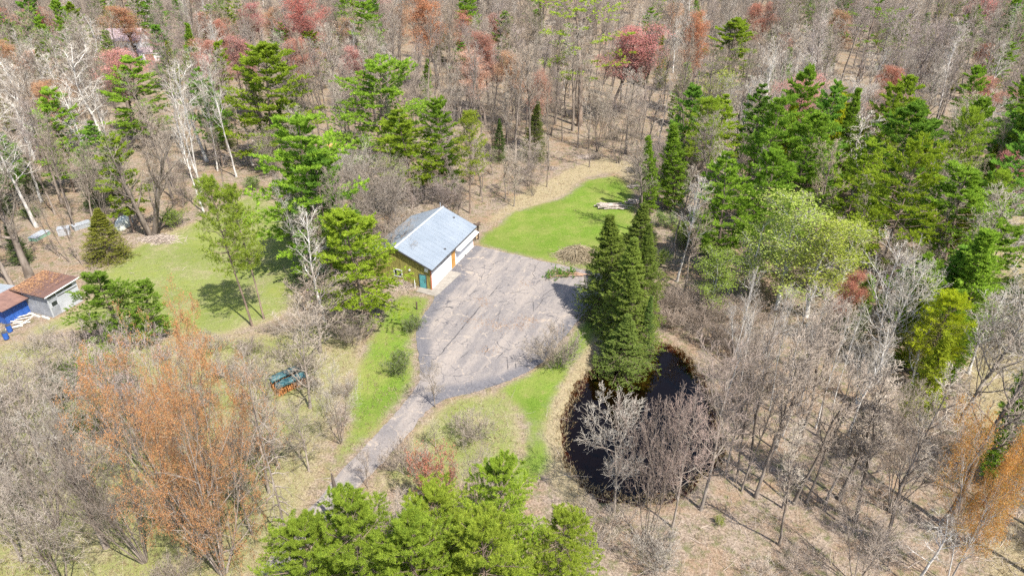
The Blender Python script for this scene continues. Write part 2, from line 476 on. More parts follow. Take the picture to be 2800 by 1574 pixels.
mb.add(side, [(i, (i + 1) % n_, n_ + (i + 1) % n_, n_ + i) for i in range(n_)], 0, False, np.concatenate([rim(DR)] * 2))
ax_, ay_ = np.arange(DR[:, 0].min(), DR[:, 0].max(), .3), np.arange(DR[:, 1].min(), DR[:, 1].max(), .3)
AX, AY = np.meshgrid(ax_, ay_); IN = inside(DR, AX, AY)
ok = IN[:-1, :-1] & IN[:-1, 1:] & IN[1:, 1:] & IN[1:, :-1]
ii = np.arange(AX.size).reshape(AX.shape)
FQ = np.stack([ii[:-1, :-1], ii[:-1, 1:], ii[1:, 1:], ii[1:, :-1]], -1)[ok]
used = np.unique(FQ); lut = np.zeros(AX.size, int); lut[used] = np.arange(len(used))
PV = np.c_[AX.ravel()[used], AY.ravel()[used]]
mb.add(np.c_[PV, np.full(len(PV), .045)], lut[FQ], 0, False, rim(PV))
ASPHALT = asphalt_mat()
drive = mb.obj('driveway', ASPHALT)
tag(drive, 'worn grey asphalt parking court and drive', None, None, 'structure')
def band(pts, w, name, parent, mat, z=.049, taper=True, seed=1, noisew=.25):
    r = np.random.default_rng(seed)
    P = subdiv(poly(pts), .45, .03, r, False)
    T_ = nrm(np.gradient(P, axis=0)); Nn = np.c_[-T_[:, 1], T_[:, 0]]
    k = len(P); t = np.linspace(0, 1, k)
    ww = w * (1 + r.normal(0, noisew, k))
    if taper: ww = ww * np.minimum(1, np.minimum(t, 1 - t) * 8 + .12)
    A_ = P + Nn * ww[:, None] / 2; B_ = P - Nn * ww[:, None] / 2
    V = np.concatenate([np.c_[A_, np.full(k, z)], np.c_[B_, np.full(k, z)]])
    F = [(i, k + i, k + i + 1, i + 1) for i in range(k - 1)]
    return MB().add(V, F).obj(name, mat, parent)
CRACK = plain('crack_filler', (0.045, 0.042, 0.045), (0.085, 0.08, 0.08), 3, .8)
cracks = [[(880,385),(850,420),(790,490),(755,515)],[(720,560),(685,605),(640,660),(600,705),(550,765),(525,800),(490,845),(430,910),(380,965),(360,1000),(320,1045)],
 [(1130,205),(1195,215),(1195,260),(1170,290),(1190,320),(1160,355)],[(1255,340),(1215,370),(1185,405)],[(1395,415),(1330,445),(1280,475),(1255,510),(1260,535),(1295,545),(1285,570)],
 [(1375,480),(1310,495),(1260,530),(1230,580),(1190,620)],[(930,155),(870,180),(835,195),(810,220)],[(875,265),(830,285),(790,300),(740,315)],[(690,440),(650,450),(610,485),(600,500)],
 [(635,520),(580,530),(515,545)],[(880,610),(875,650),(830,685)],[(905,650),(870,652),(860,725)],[(620,970),(570,1015),(515,1055)],[(1015,965),(960,970),(910,995),(870,1035),(840,1070)],
 [(895,1040),(945,1045),(945,1100),(950,1160)],[(1020,1075),(1022,1150)],[(770,1095),(730,1155)],[(1105,995),(1055,1040)],[(1490,540),(1460,590),(1455,615)],[(610,335),(580,355),(550,370)],
 [(490,600),(420,595),(380,590),(330,615),(240,635)],[(590,640),(570,680)],[(1290,860),(1260,920),(1210,960)],[(800,885),(850,895),(870,940),(910,975)],[(1410,690),(1390,710),(1350,745)],
 [(745,260),(720,310),(700,370)],[(520,430),(560,445)],[(960,470),(1020,460),(1080,440),(1140,440)],[(740,930),(770,965),(735,1030)],[(855,745),(920,755)],[(1100,560),(1180,540),(1180,640)]]
for i, c in enumerate(cracks):
    band(zc4(c), .12 if i < 2 else .07, 'crack', drive, CRACK, .0535, True, 10 + i, .45)
# leaves and grit washed together on the tarmac
r = np.random.default_rng(8)
mb = MB()
spots = [((620,700),.5,50),((800,740),1.1,110),((860,770),.9,80),((1120,720),1.0,110),((1050,765),.8,80),((1150,700),.5,50),((1380,780),.8,50),((760,980),.6,50),((720,520),.6,50),((1100,390),.8,40),((740,570),.6,50)]
PP = []
for (x, y), s, n in spots:
    g0 = gnd(*zc4([(x, y)])[0]); PP.append(g0 + r.normal(0, s * .8, (n, 2)) * np.array([1.3, .9]))
PP = np.concatenate(PP)
a = r.uniform(0, 6.28, len(PP)); s = r.uniform(.035, .1, len(PP))
C = np.c_[PP, np.full(len(PP), .062)]
e1 = np.c_[np.cos(a), np.sin(a), r.normal(0, .25, len(PP))] * s[:, None]; e2 = np.c_[-np.sin(a), np.cos(a), r.normal(0, .25, len(PP))] * s[:, None] * .6
V = np.stack([C - e1, C - e2, C + e1, C + e2], 1); V[..., 2] = np.maximum(V[..., 2], .056)
mb.add(V, np.arange(len(PP) * 4).reshape(-1, 4), 0, False, np.repeat(r.random(len(PP)), 4))
tag(mb.obj('leaf_debris', foliage('dead_leaves', (0.20, 0.12, 0.075), (0.36, 0.25, 0.17), .1)), 'orange brown dead leaves drifted over the asphalt court', 'leaves', None, 'stuff')

# ------------------------------------------------------------------ tree growing
def grow(r, S, D, Ln, R0, R1, n, wob, trop):
    N = len(S); P = np.empty((N, n + 1, 3)); P[:, 0] = S; d = D.copy()
    for k in range(n):
        d = nrm(d + r.normal(0, wob, (N, 3)) + np.array([0, 0, trop]))
        P[:, k + 1] = P[:, k] + d * (Ln / n)[:, None]
    t = np.linspace(0, 1, n + 1)
    return P, R0[:, None] * (1 - t) + R1[:, None] * t

def spawn(r, P, R, k, t0, t1, ang, sd, flatten=0.0):
    N, n1, _ = P.shape; n = n1 - 1
    t = t0 + (t1 - t0) * (np.arange(k)[None] + r.random((N, k))) / k
    s = np.clip((t * n).astype(int), 0, n - 1); f = (t * n - s)[..., None]
    i = np.arange(N)[:, None]
    a, b = P[i, s], P[i, s + 1]
    pos = a * (1 - f) + b * f; tan = nrm(b - a)
    rad = R[i, s] * (1 - f[..., 0]) + R[i, s + 1] * f[..., 0]
    az = np.arange(k)[None] * 2.4 + r.uniform(0, 6.28, (N, 1)) + r.normal(0, .5, (N, k))
    ref = np.where(np.abs(tan[..., 2:3]) > .95, np.array([1., 0, 0]), np.array([0, 0, 1.]))
    e1 = nrm(np.cross(tan, ref)); e2 = np.cross(tan, e1)
    if flatten:
        sg = np.where(np.arange(k)[None] % 2 == 0, 1., -1.) * np.ones((N, 1))
        side = sg[..., None] * e1 + (1 - flatten) * r.normal(0, .6, (N, k, 1)) * e2
        side = nrm(side)
    else:
        side = np.cos(az)[..., None] * e1 + np.sin(az)[..., None] * e2
    an = np.clip(ang + r.normal(0, sd, (N, k)), .1, 2.4)[..., None]
    D = nrm(np.cos(an) * tan + np.sin(an) * side)
    return pos.reshape(-1, 3), D.reshape(-1, 3), t.reshape(-1), rad.reshape(-1)

def cards(mb, r, C, D, ln, w, att, mat=0):
    """slim pointed blades at C along D"""
    n = len(C)
    q = nrm(np.cross(D, nrm(r.normal(0, 1, (n, 3)))))
    V = np.stack([C - q * w[:, None] / 2, C + q * w[:, None] / 2, C + D * ln[:, None]], 1)
    mb.add(V, np.arange(n * 3).reshape(-1, 3), mat, False, np.repeat(att, 3))

def leafs(mb, r, C, size, att, mat=0):
    n = len(C)
    a = nrm(r.normal(0, 1, (n, 3))); b = nrm(np.cross(a, r.normal(0, 1, (n, 3))))
    a = a * size[:, None]; b = b * size[:, None] * .6
    V = np.stack([C - a, C - b, C + a, C + b], 1)
    mb.add(V, np.arange(n * 4).reshape(-1, 4), mat, False, np.repeat(att, 4))

class Species:
    """mesh data of one grown individual at its reference size"""
    def __init__(s, name, trunk, crown, H, W):
        s.name, s.trunk, s.crown, s.H, s.W = name, trunk, crown, H, W

def bare(seed, H=20., W=7., stems=1, spread=0., n1=18, n2=8, n3=6, n4=3, t0=.35, ang=.75, trop=.06, bark=BARK, twig=TWIG, leaf=None, nleaf=0, lsize=.1, r0=None, wob=.06, leafspread=.15, twr=1.0, l1=.42):
    r = np.random.default_rng(seed)
    r0 = r0 or .006 * H + .05
    S = np.zeros((stems, 3)); S[:, 2] = -.25
    if stems > 1:
        az = np.arange(stems) * 6.283 / stems + r.uniform(-.5, .5, stems)
        el = spread * r.uniform(.35, 1.1, stems)
        D = np.c_[np.sin(el) * np.cos(az), np.sin(el) * np.sin(az), np.cos(el)]
        S[:, :2] += D[:, :2] * .5
        Ln = H * r.uniform(.72, .98, stems)
    else:
        D = np.array([[0, 0, 1.]]); Ln = np.array([H * .97])
    R0 = np.full(stems, r0) * (1 if stems == 1 else .7)
    P0, Q0 = grow(r, S, D, Ln, R0, R0 * .12, 10, wob * .7, .03)
    Q0[:, 0] *= 1.35
    pos, D1, t, rad = spawn(r, P0, Q0, n1, t0, .98, ang, .18)
    tt = (t - t0) / (1 - t0)
    env = np.sqrt(np.clip(1 - (tt * 1.02 - .25) ** 2 / .75, .05, 1))
    L1 = l1 * W * 1.25 * env * r.uniform(.65, 1.15, len(t))
    P1, Q1 = grow(r, pos, D1, L1, np.minimum(rad * .65, r0 * .5), np.full(len(t), .014), 5, wob * 1.7, trop * 2.2)
    pos, D2, t, rad = spawn(r, P1, Q1, n2, .18, 1., .72, .2)
    L2 = np.repeat(L1, n2) * .52 * (1.15 - .6 * t) * r.uniform(.6, 1.2, len(t))
    P2, Q2 = grow(r, pos, D2, L2, np.minimum(rad * .65, .04), np.full(len(t), .010), 3, wob * 2, trop * 2.2)
    pos, D3, t, rad = spawn(r, P2, Q2, n3, .2, 1., .68, .2)
    L3 = np.maximum(np.repeat(L2, n3) * .5 * (1.15 - .55 * t) * r.uniform(.6, 1.2, len(t)), .22)
    P3, Q3 = grow(r, pos, D3, L3, np.full(len(t), .0115 * twr), np.full(len(t), .007 * twr), 2, wob * 2.4, trop * 1.5)
    tr = MB(); tr.tubes(P0, Q0, 8); tr.tubes(P1, Q1, 5)
    cr = MB(); cr.tubes(P2, Q2, 4, 1); cr.tubes(P3, Q3, 3)
    tips = [P3[:, -1], P3[:, 1]]
    if n4:
        pos, D4, t, rad = spawn(r, P3, Q3, n4, .25, 1., .65, .2)
        L4 = np.maximum(np.repeat(L3, n4) * .55 * r.uniform(.6, 1.2, len(t)), .15)
        P4, Q4 = grow(r, pos, D4, L4, np.full(len(t), .007 * twr), np.full(len(t), .005 * twr), 1, wob * 2, trop)
        cr.tubes(P4, Q4, 3); tips.append(P4[:, -1])
    if leaf:
        tp = np.concatenate(tips)
        sel = r.integers(0, len(tp), nleaf)
        cl = r.random(len(tp))
        leafs(cr, r, tp[sel] + r.normal(0, leafspread, (nleaf, 3)), lsize * r.uniform(.6, 1.3, nleaf), np.clip(cl[sel] * .7 + r.random(nleaf) * .3, 0, 1), 2)
    allp = np.concatenate([P1.reshape(-1, 3), P2.reshape(-1, 3)])
    z = allp[:, 2].max(); rr = np.percentile(np.hypot(allp[:, 0], allp[:, 1]), 96)
    mats = [twig, bark] + ([leaf] if leaf else [])
    return Species('bare', tr.mesh('trunk', [bark]), cr.mesh('crown', mats), z, rr * 2)

def conifer(seed, H=20., W=8., cb=.22, gap=.75, nb=(4, 6), prof=None, el=(-.08, .8), nlet=9, ntuft=4, nneed=9, nl=.28, nw=.085, up=.45, mat=PINE, bark=BARKP, droop=.03, irregular=.25, flat=.75, letlen=.40, r0=None, bare_in=.28, tip_only=False):
    r = np.random.default_rng(seed)
    r0 = r0 or .0085 * H + .06
    P0, Q0 = grow(r, np.array([[0, 0, -.25]]), np.array([[0, 0, 1.]]), np.array([H]), np.array([r0]), np.array([.02]), 12, .022, .05)
    Q0[:, 0] *= 1.25
    zs = []; z = cb * H
    while z < H * .985:
        zs.append(z); z += gap * r.uniform(.75, 1.25)
    S, D, Ln = [], [], []
    a0 = 0
    for z in zs:
        t = (z / H - cb) / (1 - cb)
        k = int(r.integers(nb[0], nb[1] + 1)); a0 += r.uniform(.3, 1.2)
        for j in range(k):
            a = a0 + j * 6.283 / k + r.normal(0, .2)
            l = W / 2 * prof(t) * r.uniform(1 - irregular * 1.6, 1 + irregular)
            e = el[0] + (el[1] - el[0]) * max(t, 0.0) ** 1.5 + r.normal(0, .12)
            zz = min(z / (H - .0) * 12, 11.99); i = int(zz)
            base = P0[0, i] * (1 - (zz - i)) + P0[0, i + 1] * (zz - i)
            S.append(base); D.append((math.cos(a) * math.cos(e), math.sin(a) * math.cos(e), math.sin(e))); Ln.append(max(l, .25))
    S, D, Ln = np.array(S), np.array(D), np.array(Ln)
    P1, Q1 = grow(r, S, D, Ln, np.clip(Ln * .014, .012, .07), np.full(len(S), .008), 5, .07, droop)
    pos, D2, t, _ = spawn(r, P1, Q1, nlet, bare_in, 1., .85, .2, flat)
    L2 = np.repeat(Ln, nlet) * letlen * (1.2 - .75 * t) * r.uniform(.6, 1.2, len(t)) + .12
    P2, Q2 = grow(r, pos, D2, L2, np.full(len(t), .011), np.full(len(t), .006), 2, .12, .05)
    tr = MB(); tr.tubes(P0, Q0, 8); tr.tubes(P1, Q1, 4)
    cr = MB(); cr.tubes(P2, Q2, 3, 1)
    # needle clumps
    ts = np.linspace(1.0 if tip_only else .3, 1., ntuft) if ntuft > 1 else np.array([1.])
    C = np.concatenate([P2[:, 0] * (1 - t_) ** 2 + 2 * t_ * (1 - t_) * P2[:, 1] + P2[:, 2] * t_ ** 2 for t_ in ts] + [P1[:, -1]])
    Dt = np.concatenate([nrm(P2[:, 2] - P2[:, 1])] * len(ts) + [nrm(P1[:, -1] - P1[:, -2])])
    if True:   # leader shoots
        C = np.concatenate([C, P0[0, -1] - np.array([0, 0, 1.]) * np.linspace(0, .06 * H, 10)[:, None]]); Dt = np.concatenate([Dt, np.tile([0, 0, 1.], (10, 1))])
    n = len(C)
    clump = np.clip(r.beta(2, 2, n), 0, 1)
    Cn = np.repeat(C, nneed, 0) + r.normal(0, nl * .18, (n * nneed, 3))
    Dn = nrm(np.repeat(Dt, nneed, 0) * .55 + nrm(r.normal(0, 1, (n * nneed, 3))) * .8 + np.array([0, 0, up]))
    m_ = n * nneed
    cards(cr, r, Cn, Dn, nl * r.uniform(.7, 1.25, m_), nw * r.uniform(.7, 1.2, m_), np.clip(np.repeat(clump, nneed) * .75 + r.random(m_) * .25, 0, 1))
    rr = np.percentile(np.hypot(P1[:, -1, 0], P1[:, -1, 1]), 92)
    return Species('conifer', tr.mesh('trunk', [bark]), cr.mesh('crown', [mat, bark]), H, rr * 2 + .3)

pf_pine = lambda t: min(1, .6 + 2.2 * t) * max(0.02, 1 - t) ** .5 * 1.2
pf_round = lambda t: math.sqrt(max(.02, 1 - (t * 1.25 - .35) ** 2 / .85))
pf_cone = lambda t: max(0.02, 1 - t) ** .9
pf_col = lambda t: min(1., .6 + 2 * t) * max(.03, 1 - t) ** .45

SPEC = {
 'pine': [conifer(s, 20, w, cb, 1.05, (4, 6), pf_pine, irregular=.34, nlet=11, ntuft=4, nneed=12, nw=.10, nl=.30, up=.75, bare_in=.38, letlen=.44) for s, w, cb in ((1, 8.5, .18), (2, 7.5, .25), (3, 9, .15), (4, 7, .3))],
 'pineround': [conifer(s, 18, 10, .2, .95, (4, 5), pf_round, irregular=.3, nlet=12, ntuft=4, nneed=11, nw=.10, nl=.30, up=.75, bare_in=.38, letlen=.42) for s in (11, 12)],
 'pinenear': [conifer(s, 20, 9, .3, .85, (5, 7), pf_pine, nlet=13, ntuft=5, nneed=18, nl=.22, nw=.045, irregular=.3, up=.5, bare_in=.35, letlen=.44) for s in (21, 22)],
 'pinesparse': [conifer(s, 25, 9, .35, 1.5, (2, 4), pf_pine, nlet=9, ntuft=3, nneed=11, irregular=.5, r0=.3) for s in (31, 32)],
 'redpine': [conifer(s, 18, 6.5, .45, .6, (4, 6), pf_round, el=(.1, .9), nlet=8, ntuft=2, nneed=14, nl=.34, nw=.05, up=.25, flat=.2, letlen=.35, r0=.2, tip_only=False, bare_in=.45) for s in (41, 42)],
 'spruce': [conifer(s, 16, 7, .03, .42, (6, 8), pf_cone, el=(-.32, .75), nlet=9, ntuft=3, nneed=7, nl=.20, nw=.065, up=.05, mat=SPRUCE, droop=.045, irregular=.16, flat=.6, letlen=.34, bare_in=.3) for s in (51, 52)],
 'cedar': [conifer(s, 13, 3.8, .08, .45, (5, 7), pf_col, el=(.25, 1.1), nlet=7, ntuft=3, nneed=7, nl=.22, nw=.07, up=.4, irregular=.25, flat=.3, letlen=.4, bare_in=.35) for s in (61, 62)],
 'forest': [bare(s, 20, 7, n1=18, n2=8, n3=5, n4=3, t0=t0, ang=.66, bark=BARKM, twr=1.15, r0=.21) for s, t0 in ((101, .42), (102, .33), (103, .5))],
 'open': [bare(s, 17, 9.5, n1=20, n2=8, n3=6, n4=2, t0=.22, ang=.8, trop=.07, bark=BARK, twr=1.45) for s in (111, 112)],
 'fan': [bare(s, 15, 10, stems=k, spread=.42, n1=11, n2=7, n3=5, n4=2, t0=.25, ang=.6, trop=.05, bark=BARKM, twr=1.4) for s, k in ((121, 5), (122, 4), (123, 7))],
 'slender': [bare(s, 17, 4.6, n1=20, n2=7, n3=5, n4=1, t0=.34, ang=.6, trop=.07, r0=.13, bark=BARKM, twr=1.4) for s in (131, 132, 133)],
 'birch': [bare(s, 18, 6.5, n1=15, n2=7, n3=6, n4=2, t0=.4, ang=.6, trop=.05, bark=BIRCH, r0=.16, wob=.085, twr=1.15) for s in (141, 142, 143)],
 'birchfan': [bare(s, 13, 8, stems=3, spread=.3, n1=13, n2=7, n3=6, n4=2, t0=.3, ang=.7, trop=.04, bark=BIRCH, r0=.17, twr=1.2) for s in (146, 147)],
 'maple': [bare(s, 20, 8.5, n1=18, n2=8, n3=6, n4=2, t0=.38, ang=.6, trop=.08, bark=BARKD, leaf=BUD, nleaf=19000, lsize=.062, leafspread=.3) for s in (151, 152)],
 'mapleopen': [bare(161, 22, 13, stems=7, spread=.72, n1=13, n2=8, n3=5, n4=2, t0=.14, ang=.75, trop=.03, bark=BARK, leaf=BUD, nleaf=72000, lsize=.068, leafspread=.14, l1=.5, r0=.26),
               bare(162, 15, 9, stems=3, spread=.3, n1=15, n2=8, n3=6, n4=2, t0=.2, ang=.7, trop=.06, bark=BIRCH, leaf=BUD, nleaf=26000, lsize=.06, leafspread=.2)],
 'aspen': [bare(s, 17, 6.5, n1=16, n2=7, n3=5, n4=1, t0=.18, ang=.65, bark=BIRCH, r0=.14, leaf=LEAF, nleaf=nl, lsize=.08, leafspread=.35) for s, nl in ((171, 7500), (172, 4500))],
 'shrub': [bare(s, 3.2, 3.4, stems=k, spread=.6, n1=8, n2=6, n3=4, n4=0, t0=.15, ang=.6, r0=.035, bark=BARK, twr=.85) for s, k in ((181, 9), (182, 7), (183, 12))],
 'budshrub': [bare(191, 4, 3.6, stems=8, spread=.5, n1=8, n2=6, n3=4, n4=0, t0=.15, ang=.55, r0=.035, leaf=BUD, nleaf=3500, lsize=.065, leafspread=.08)],
 'leafshrub': [bare(195, 3, 3.2, stems=9, spread=.6, n1=8, n2=6, n3=4, n4=0, t0=.12, ang=.6, r0=.03, leaf=LEAF, nleaf=4000, lsize=.075, leafspread=.12)],
 'broken': [bare(211, 16, 10, stems=4, spread=.5, n1=9, n2=6, n3=5, n4=1, t0=.25, ang=.7, trop=.04, r0=.62, bark=BARKM, twr=1.4)],
 'thick': [bare(s, 17, 10, n1=17, n2=8, n3=6, n4=2, t0=.26, ang=.8, trop=.05, r0=.42, bark=BARKM, twr=1.4, wob=.08) for s in (215, 216)],
 'snag': [bare(s, 17, 4.2, n1=34, n2=5, n3=3, n4=0, t0=.15, ang=1.5, trop=-.07, r0=.17, bark=BARK, l1=.5) for s in (201, 202)],
}
NAMES = {'pine': ('pine_tree', 'pine tree'), 'pineround': ('pine_tree', 'pine tree'), 'pinenear': ('pine_tree', 'pine tree'), 'pinesparse': ('pine_tree', 'pine tree'), 'redpine': ('red_pine_tree', 'pine tree'),
 'spruce': ('spruce_tree', 'spruce'), 'cedar': ('cedar_tree', 'cedar'), 'forest': ('bare_tree', 'bare tree'), 'open': ('young_bare_tree', 'bare tree'), 'fan': ('multistem_tree', 'bare tree'),
 'slender': ('slender_tree', 'bare tree'), 'birch': ('birch_tree', 'birch'), 'birchfan': ('birch_tree', 'birch'), 'maple': ('budding_maple_tree', 'maple tree'), 'mapleopen': ('budding_maple_tree', 'maple tree'),
 'aspen': ('aspen_tree', 'aspen'), 'shrub': ('shrub', 'shrub'), 'budshrub': ('budding_shrub', 'shrub'), 'leafshrub': ('leafing_shrub', 'shrub'), 'snag': ('dead_tree', 'dead tree'), 'broken': ('broken_tree', 'bare tree'), 'thick': ('bare_tree', 'bare tree')}
TR = np.random.default_rng(77)
placed = []

def plant(kind, X, Y, H, W, label, group=None, crown=(1, 1, 1), trunk=(1, 1, 1), lean=(0, 0), var=None, rz=None, name=None):
    sp = SPEC[kind]
    s = sp[int(TR.integers(len(sp))) if var is None else var % len(sp)]
    nm, cat = NAMES[kind]
    e = empty(name or nm, (X, Y, ground_z(X, Y)))
    rz = TR.uniform(0, 6.283) if rz is None else rz
    kx = W / s.W
    e.scale = (kx, kx, H / s.H)
    q = Quaternion((0, 0, 1), rz)
    lx, ly = lean
    if lx or ly:
        ax = Vector((-ly, lx, 0)); q = Quaternion(ax.normalized(), ax.length) @ q
    e.rotation_mode = 'QUATERNION'; e.rotation_quaternion = q
    tag(e, label, cat, group)
    t = part('trunk', s.trunk, e); t.color = (*trunk, 1)
    c = part('crown', s.crown, e); c.color = (*crown, 1)
    placed.append((X, Y, min(W * .3, 2.0)))
    return e

def tree(kind, bx, by, ty, wpx, label, crown=(1, 1, 1), lean=(0, 0), var=None, group=None, trunk=(1, 1, 1), name=None, rz=None):
    X, Y = gnd(bx, by)
    H = height_at(Y, ty)
    W = wpx * depth_of(X, Y, H * .6) / FPX * (1.38 if kind.startswith('pine') and H > 12 else 1.05 if kind.startswith('pine') else 1.2 if kind in ('cedar', 'maple') else 1.1 if kind == 'spruce' else 1.0)
    return plant(kind, X, Y, H, W, label, group, crown, trunk, lean, var, rz, name)

# colour of crowns and twigs (multiplies the species' own colour)
YG = (1.2, 1.1, .82); BG = (.82, 1.0, 1.1); OL = (1.08, 1.0, .78); DK = (.7, .75, .8); YEL = (1.7, 1.25, .5); FR = (1.05, 1.12, .95)
PINK = (1.15, .82, .95); RED = (1.12, .80, .70); ORG = (1.15, .96, .58); SAL = (1.1, 1.0, .95); RUST = (1.35, 1.1, .42)
PALE = (1.25, 1.27, 1.26); TAN = (1.05, 1.0, .92); MAUVE = (1.02, .95, 1.0); BRN = (.8, .72, .66); WHT = (1.5, 1.5, 1.47)

# ------------------------------------------------------------------ hand-placed trees, as surveyed
T = tree
# evergreens, left and centre
T('pine', 400, 400, 158, 135, 'bright green layered pine left of the distant white house front', FR, var=0)
T('cedar', 540, 262, 64, 48, 'narrow dense green conifer standing alone among bare crowns, upper left', FR)
T('spruce', 152, 300, 122, 75, 'dark spruce with spiky top, far left woods', OL)
T('cedar', 312, 262, 86, 66, 'full green conifer covering the left end of the distant house', FR)
T('pine', 610, 455, 185, 80, 'dark shaded pine behind the white birch stems, left woods', BG, var=3)
T('pine', 752, 455, 118, 185, 'yellow green pine, tallest behind the left lawn', YG, var=2)
T('pine', 885, 745, 296, 225, 'tall broad bright green pine left of the garage', FR, var=0)
T('pine', 1003, 868, 568, 200, 'full green pine hiding the left corner of the garage', YG, var=2)
T('pineround', 1045, 485, 183, 225, 'wide rounded pine crown behind the garage', FR, var=0)
T('pine', 1128, 568, 305, 150, 'pine with bare lower stem just behind the garage roof', YG, var=3)
T('pine', 1225, 556, 260, 92, 'slim pine with clear dark stem right of the garage ridge', FR, var=1)
T('redpine', 1285, 582, 314, 108, 'olive green pine with thin crown between garage and right lawn', (1.15, .95, .85), var=0)
T('spruce', 1366, 442, 325, 45, 'small young spruce at the edge of the woods beyond the garage', BG)
T('pinesparse', 1585, 345, -70, 215, 'open layered pine with long bare limbs at the top centre', YG, var=0)
T('pine', 1968, 285, 48, 112, 'compact bright pine right of the big red maple', YG, var=1)
T('pinesparse', 2345, 224, -45, 130, 'tall dark open pine cut by the top edge, right', (.8, .85, .8), var=1)
T('redpine', 690, 893, 497, 135, 'leaning pair pine on the left lawn, nearer stem with round tufted crown', (1.15, 1.02, 1.0), lean=(-.05, 0), var=0)
T('redpine', 722, 872, 520, 100, 'pine just behind the other one on the left lawn', (1.15, 1.02, 1.0), lean=(-.06, 0), var=1)
T('pine', 345, 945, 728, 175, 'bushy young pine beside the grey shed', (.9, .95, 1.0), var=0)
T('pine', 425, 930, 775, 120, 'young pine right behind the bushy one on the left lawn', (.9, .95, 1.0), var=2)
T('spruce', 300, 706, 570, 115, 'sparse olive young spruce at the back of the left lawn', (1.4, 1.2, .85), var=1)
T('cedar', 1165, 272, 160, 34, 'tiny narrow conifer between trunks behind the round pine', FR)
T('pine', 1278, 262, 116, 60, 'shaded blue green pine in the woods top centre', BG, var=3)
# evergreens between court and pond
T('spruce', 1668, 860, 585, 185, 'broadest of the tall spruces beside the asphalt court', (1.1, 1.18, .9), var=0)
T('spruce', 1728, 815, 553, 165, 'tallest of the spruces beside the asphalt court', (1.05, 1.12, .9), var=1)
T('spruce', 1752, 915, 608, 105, 'narrow spruce on the pond side of the spruce group', (1.08, 1.18, .95), var=2)
T('spruce', 1705, 925, 650, 165, 'middle spruce filling the spruce group above the pond', (1.1, 1.18, .92), var=1)
T('spruce', 1758, 985, 775, 62, 'small blue green spruce tucked under the tall spruces', (.95, 1.15, 1.2), var=1)
T('spruce', 1722, 975, 735, 150, 'spruce joining the tall spruces to the one over the pond', (1.1, 1.18, .95), var=0)
T('spruce', 1697, 1012, 838, 155, 'blue green spruce overhanging the pond edge', (1.1, 1.22, 1.15), var=0)
# evergreens, right
T('cedar', 1846, 345, 168, 50, 'narrow columnar cedar left of the yellow green bush line', FR)
T('redpine', 1905, 545, 272, 120, 'thin olive pine at the left end of the right woods', OL, var=1)
T('cedar', 1842, 575, 335, 85, 'green cedar mass behind the white birch by the lawn', FR)
T('pine', 2046, 650, 248, 150, 'tall dark green pine with sunlit tip in the right woods', (.9, 1.0, .85), var=0)
T('pine', 2075, 745, 410, 140, 'dense mid green pine in front of the tall dark one', (.98, 1.1, .9), var=2)
T('pine', 2138, 650, 300, 150, 'bright grass green full pine, right woods', FR, var=2)
T('cedar', 2106, 540, 282, 62, 'yellowing cedar top behind the bright pine', YEL)
T('cedar', 2228, 530, 252, 58, 'lemon yellow cedar top in the right woods', YEL)
T('cedar', 2276, 545, 248, 72, 'dark green cedar beside the lemon yellow one', FR)
T('pine', 2422, 620, 272, 150, 'dark shaded pine above the lime green pine, right', (.75, .9, .85), var=1)
T('pineround', 2392, 775, 400, 195, 'lime green broad pine in the right woods', (1.35, 1.2, .75), var=1)
T('pine', 2565, 775, 450, 205, 'large fresh green pine nearest the right edge clearing', FR, var=0)
T('redpine', 2562, 610, 306, 120, 'olive thin pine behind the large fresh green pine', OL, var=0)
T('cedar', 2608, 965, 640, 130, 'tall soft green cedar right of the white birch', FR)
T('cedar', 2555, 900, 660, 110, 'blue green cedar beside the tall soft green one', BG)
T('redpine', 2515, 1065, 805, 150, 'yellow olive conifer below the white birch, right', (1.7, 1.35, .55), var=1)
T('pine', 2742, 490, 300, 115, 'green pine at the right edge under white branches', BG, var=3)
T('pine', 2190, 620, 400, 110, 'shaded pine between the bright pine and the lime one', (.75, .92, .9), var=3)
# evergreens, foreground
for i, (x, y, h, w, lab) in enumerate([(-8.8, 27.8, 16.6, 8.6, 'foreground pine rising beside the drive, tallest of the bottom pines'), (-4.4, 29.5, 15.6, 7.5, 'foreground pine in the middle of the bottom pines'),
        (-.6, 30.5, 15.8, 7.0, 'foreground pine on the right of the bottom pines with a pointed top'), (-1.8, 26.0, 16.0, 8.5, 'foreground pine cut by the bottom edge below the pointed one'),
        (-12.0, 26.8, 14.4, 8.6, 'lowest foreground pine over the bottom of the drive'), (3.0, 30.6, 11.8, 6.4, 'small foreground pine at the right end of the bottom pines'), (-6.2, 26.0, 16.4, 8.5, 'foreground pine at the bottom edge between its taller neighbours')]):
    plant('pinenear', x, y, h, w, lab, 'pines along the bottom edge', (1.35, 1.15, 1.15) if i % 2 else (1.22, 1.12, 1.1), var=i)

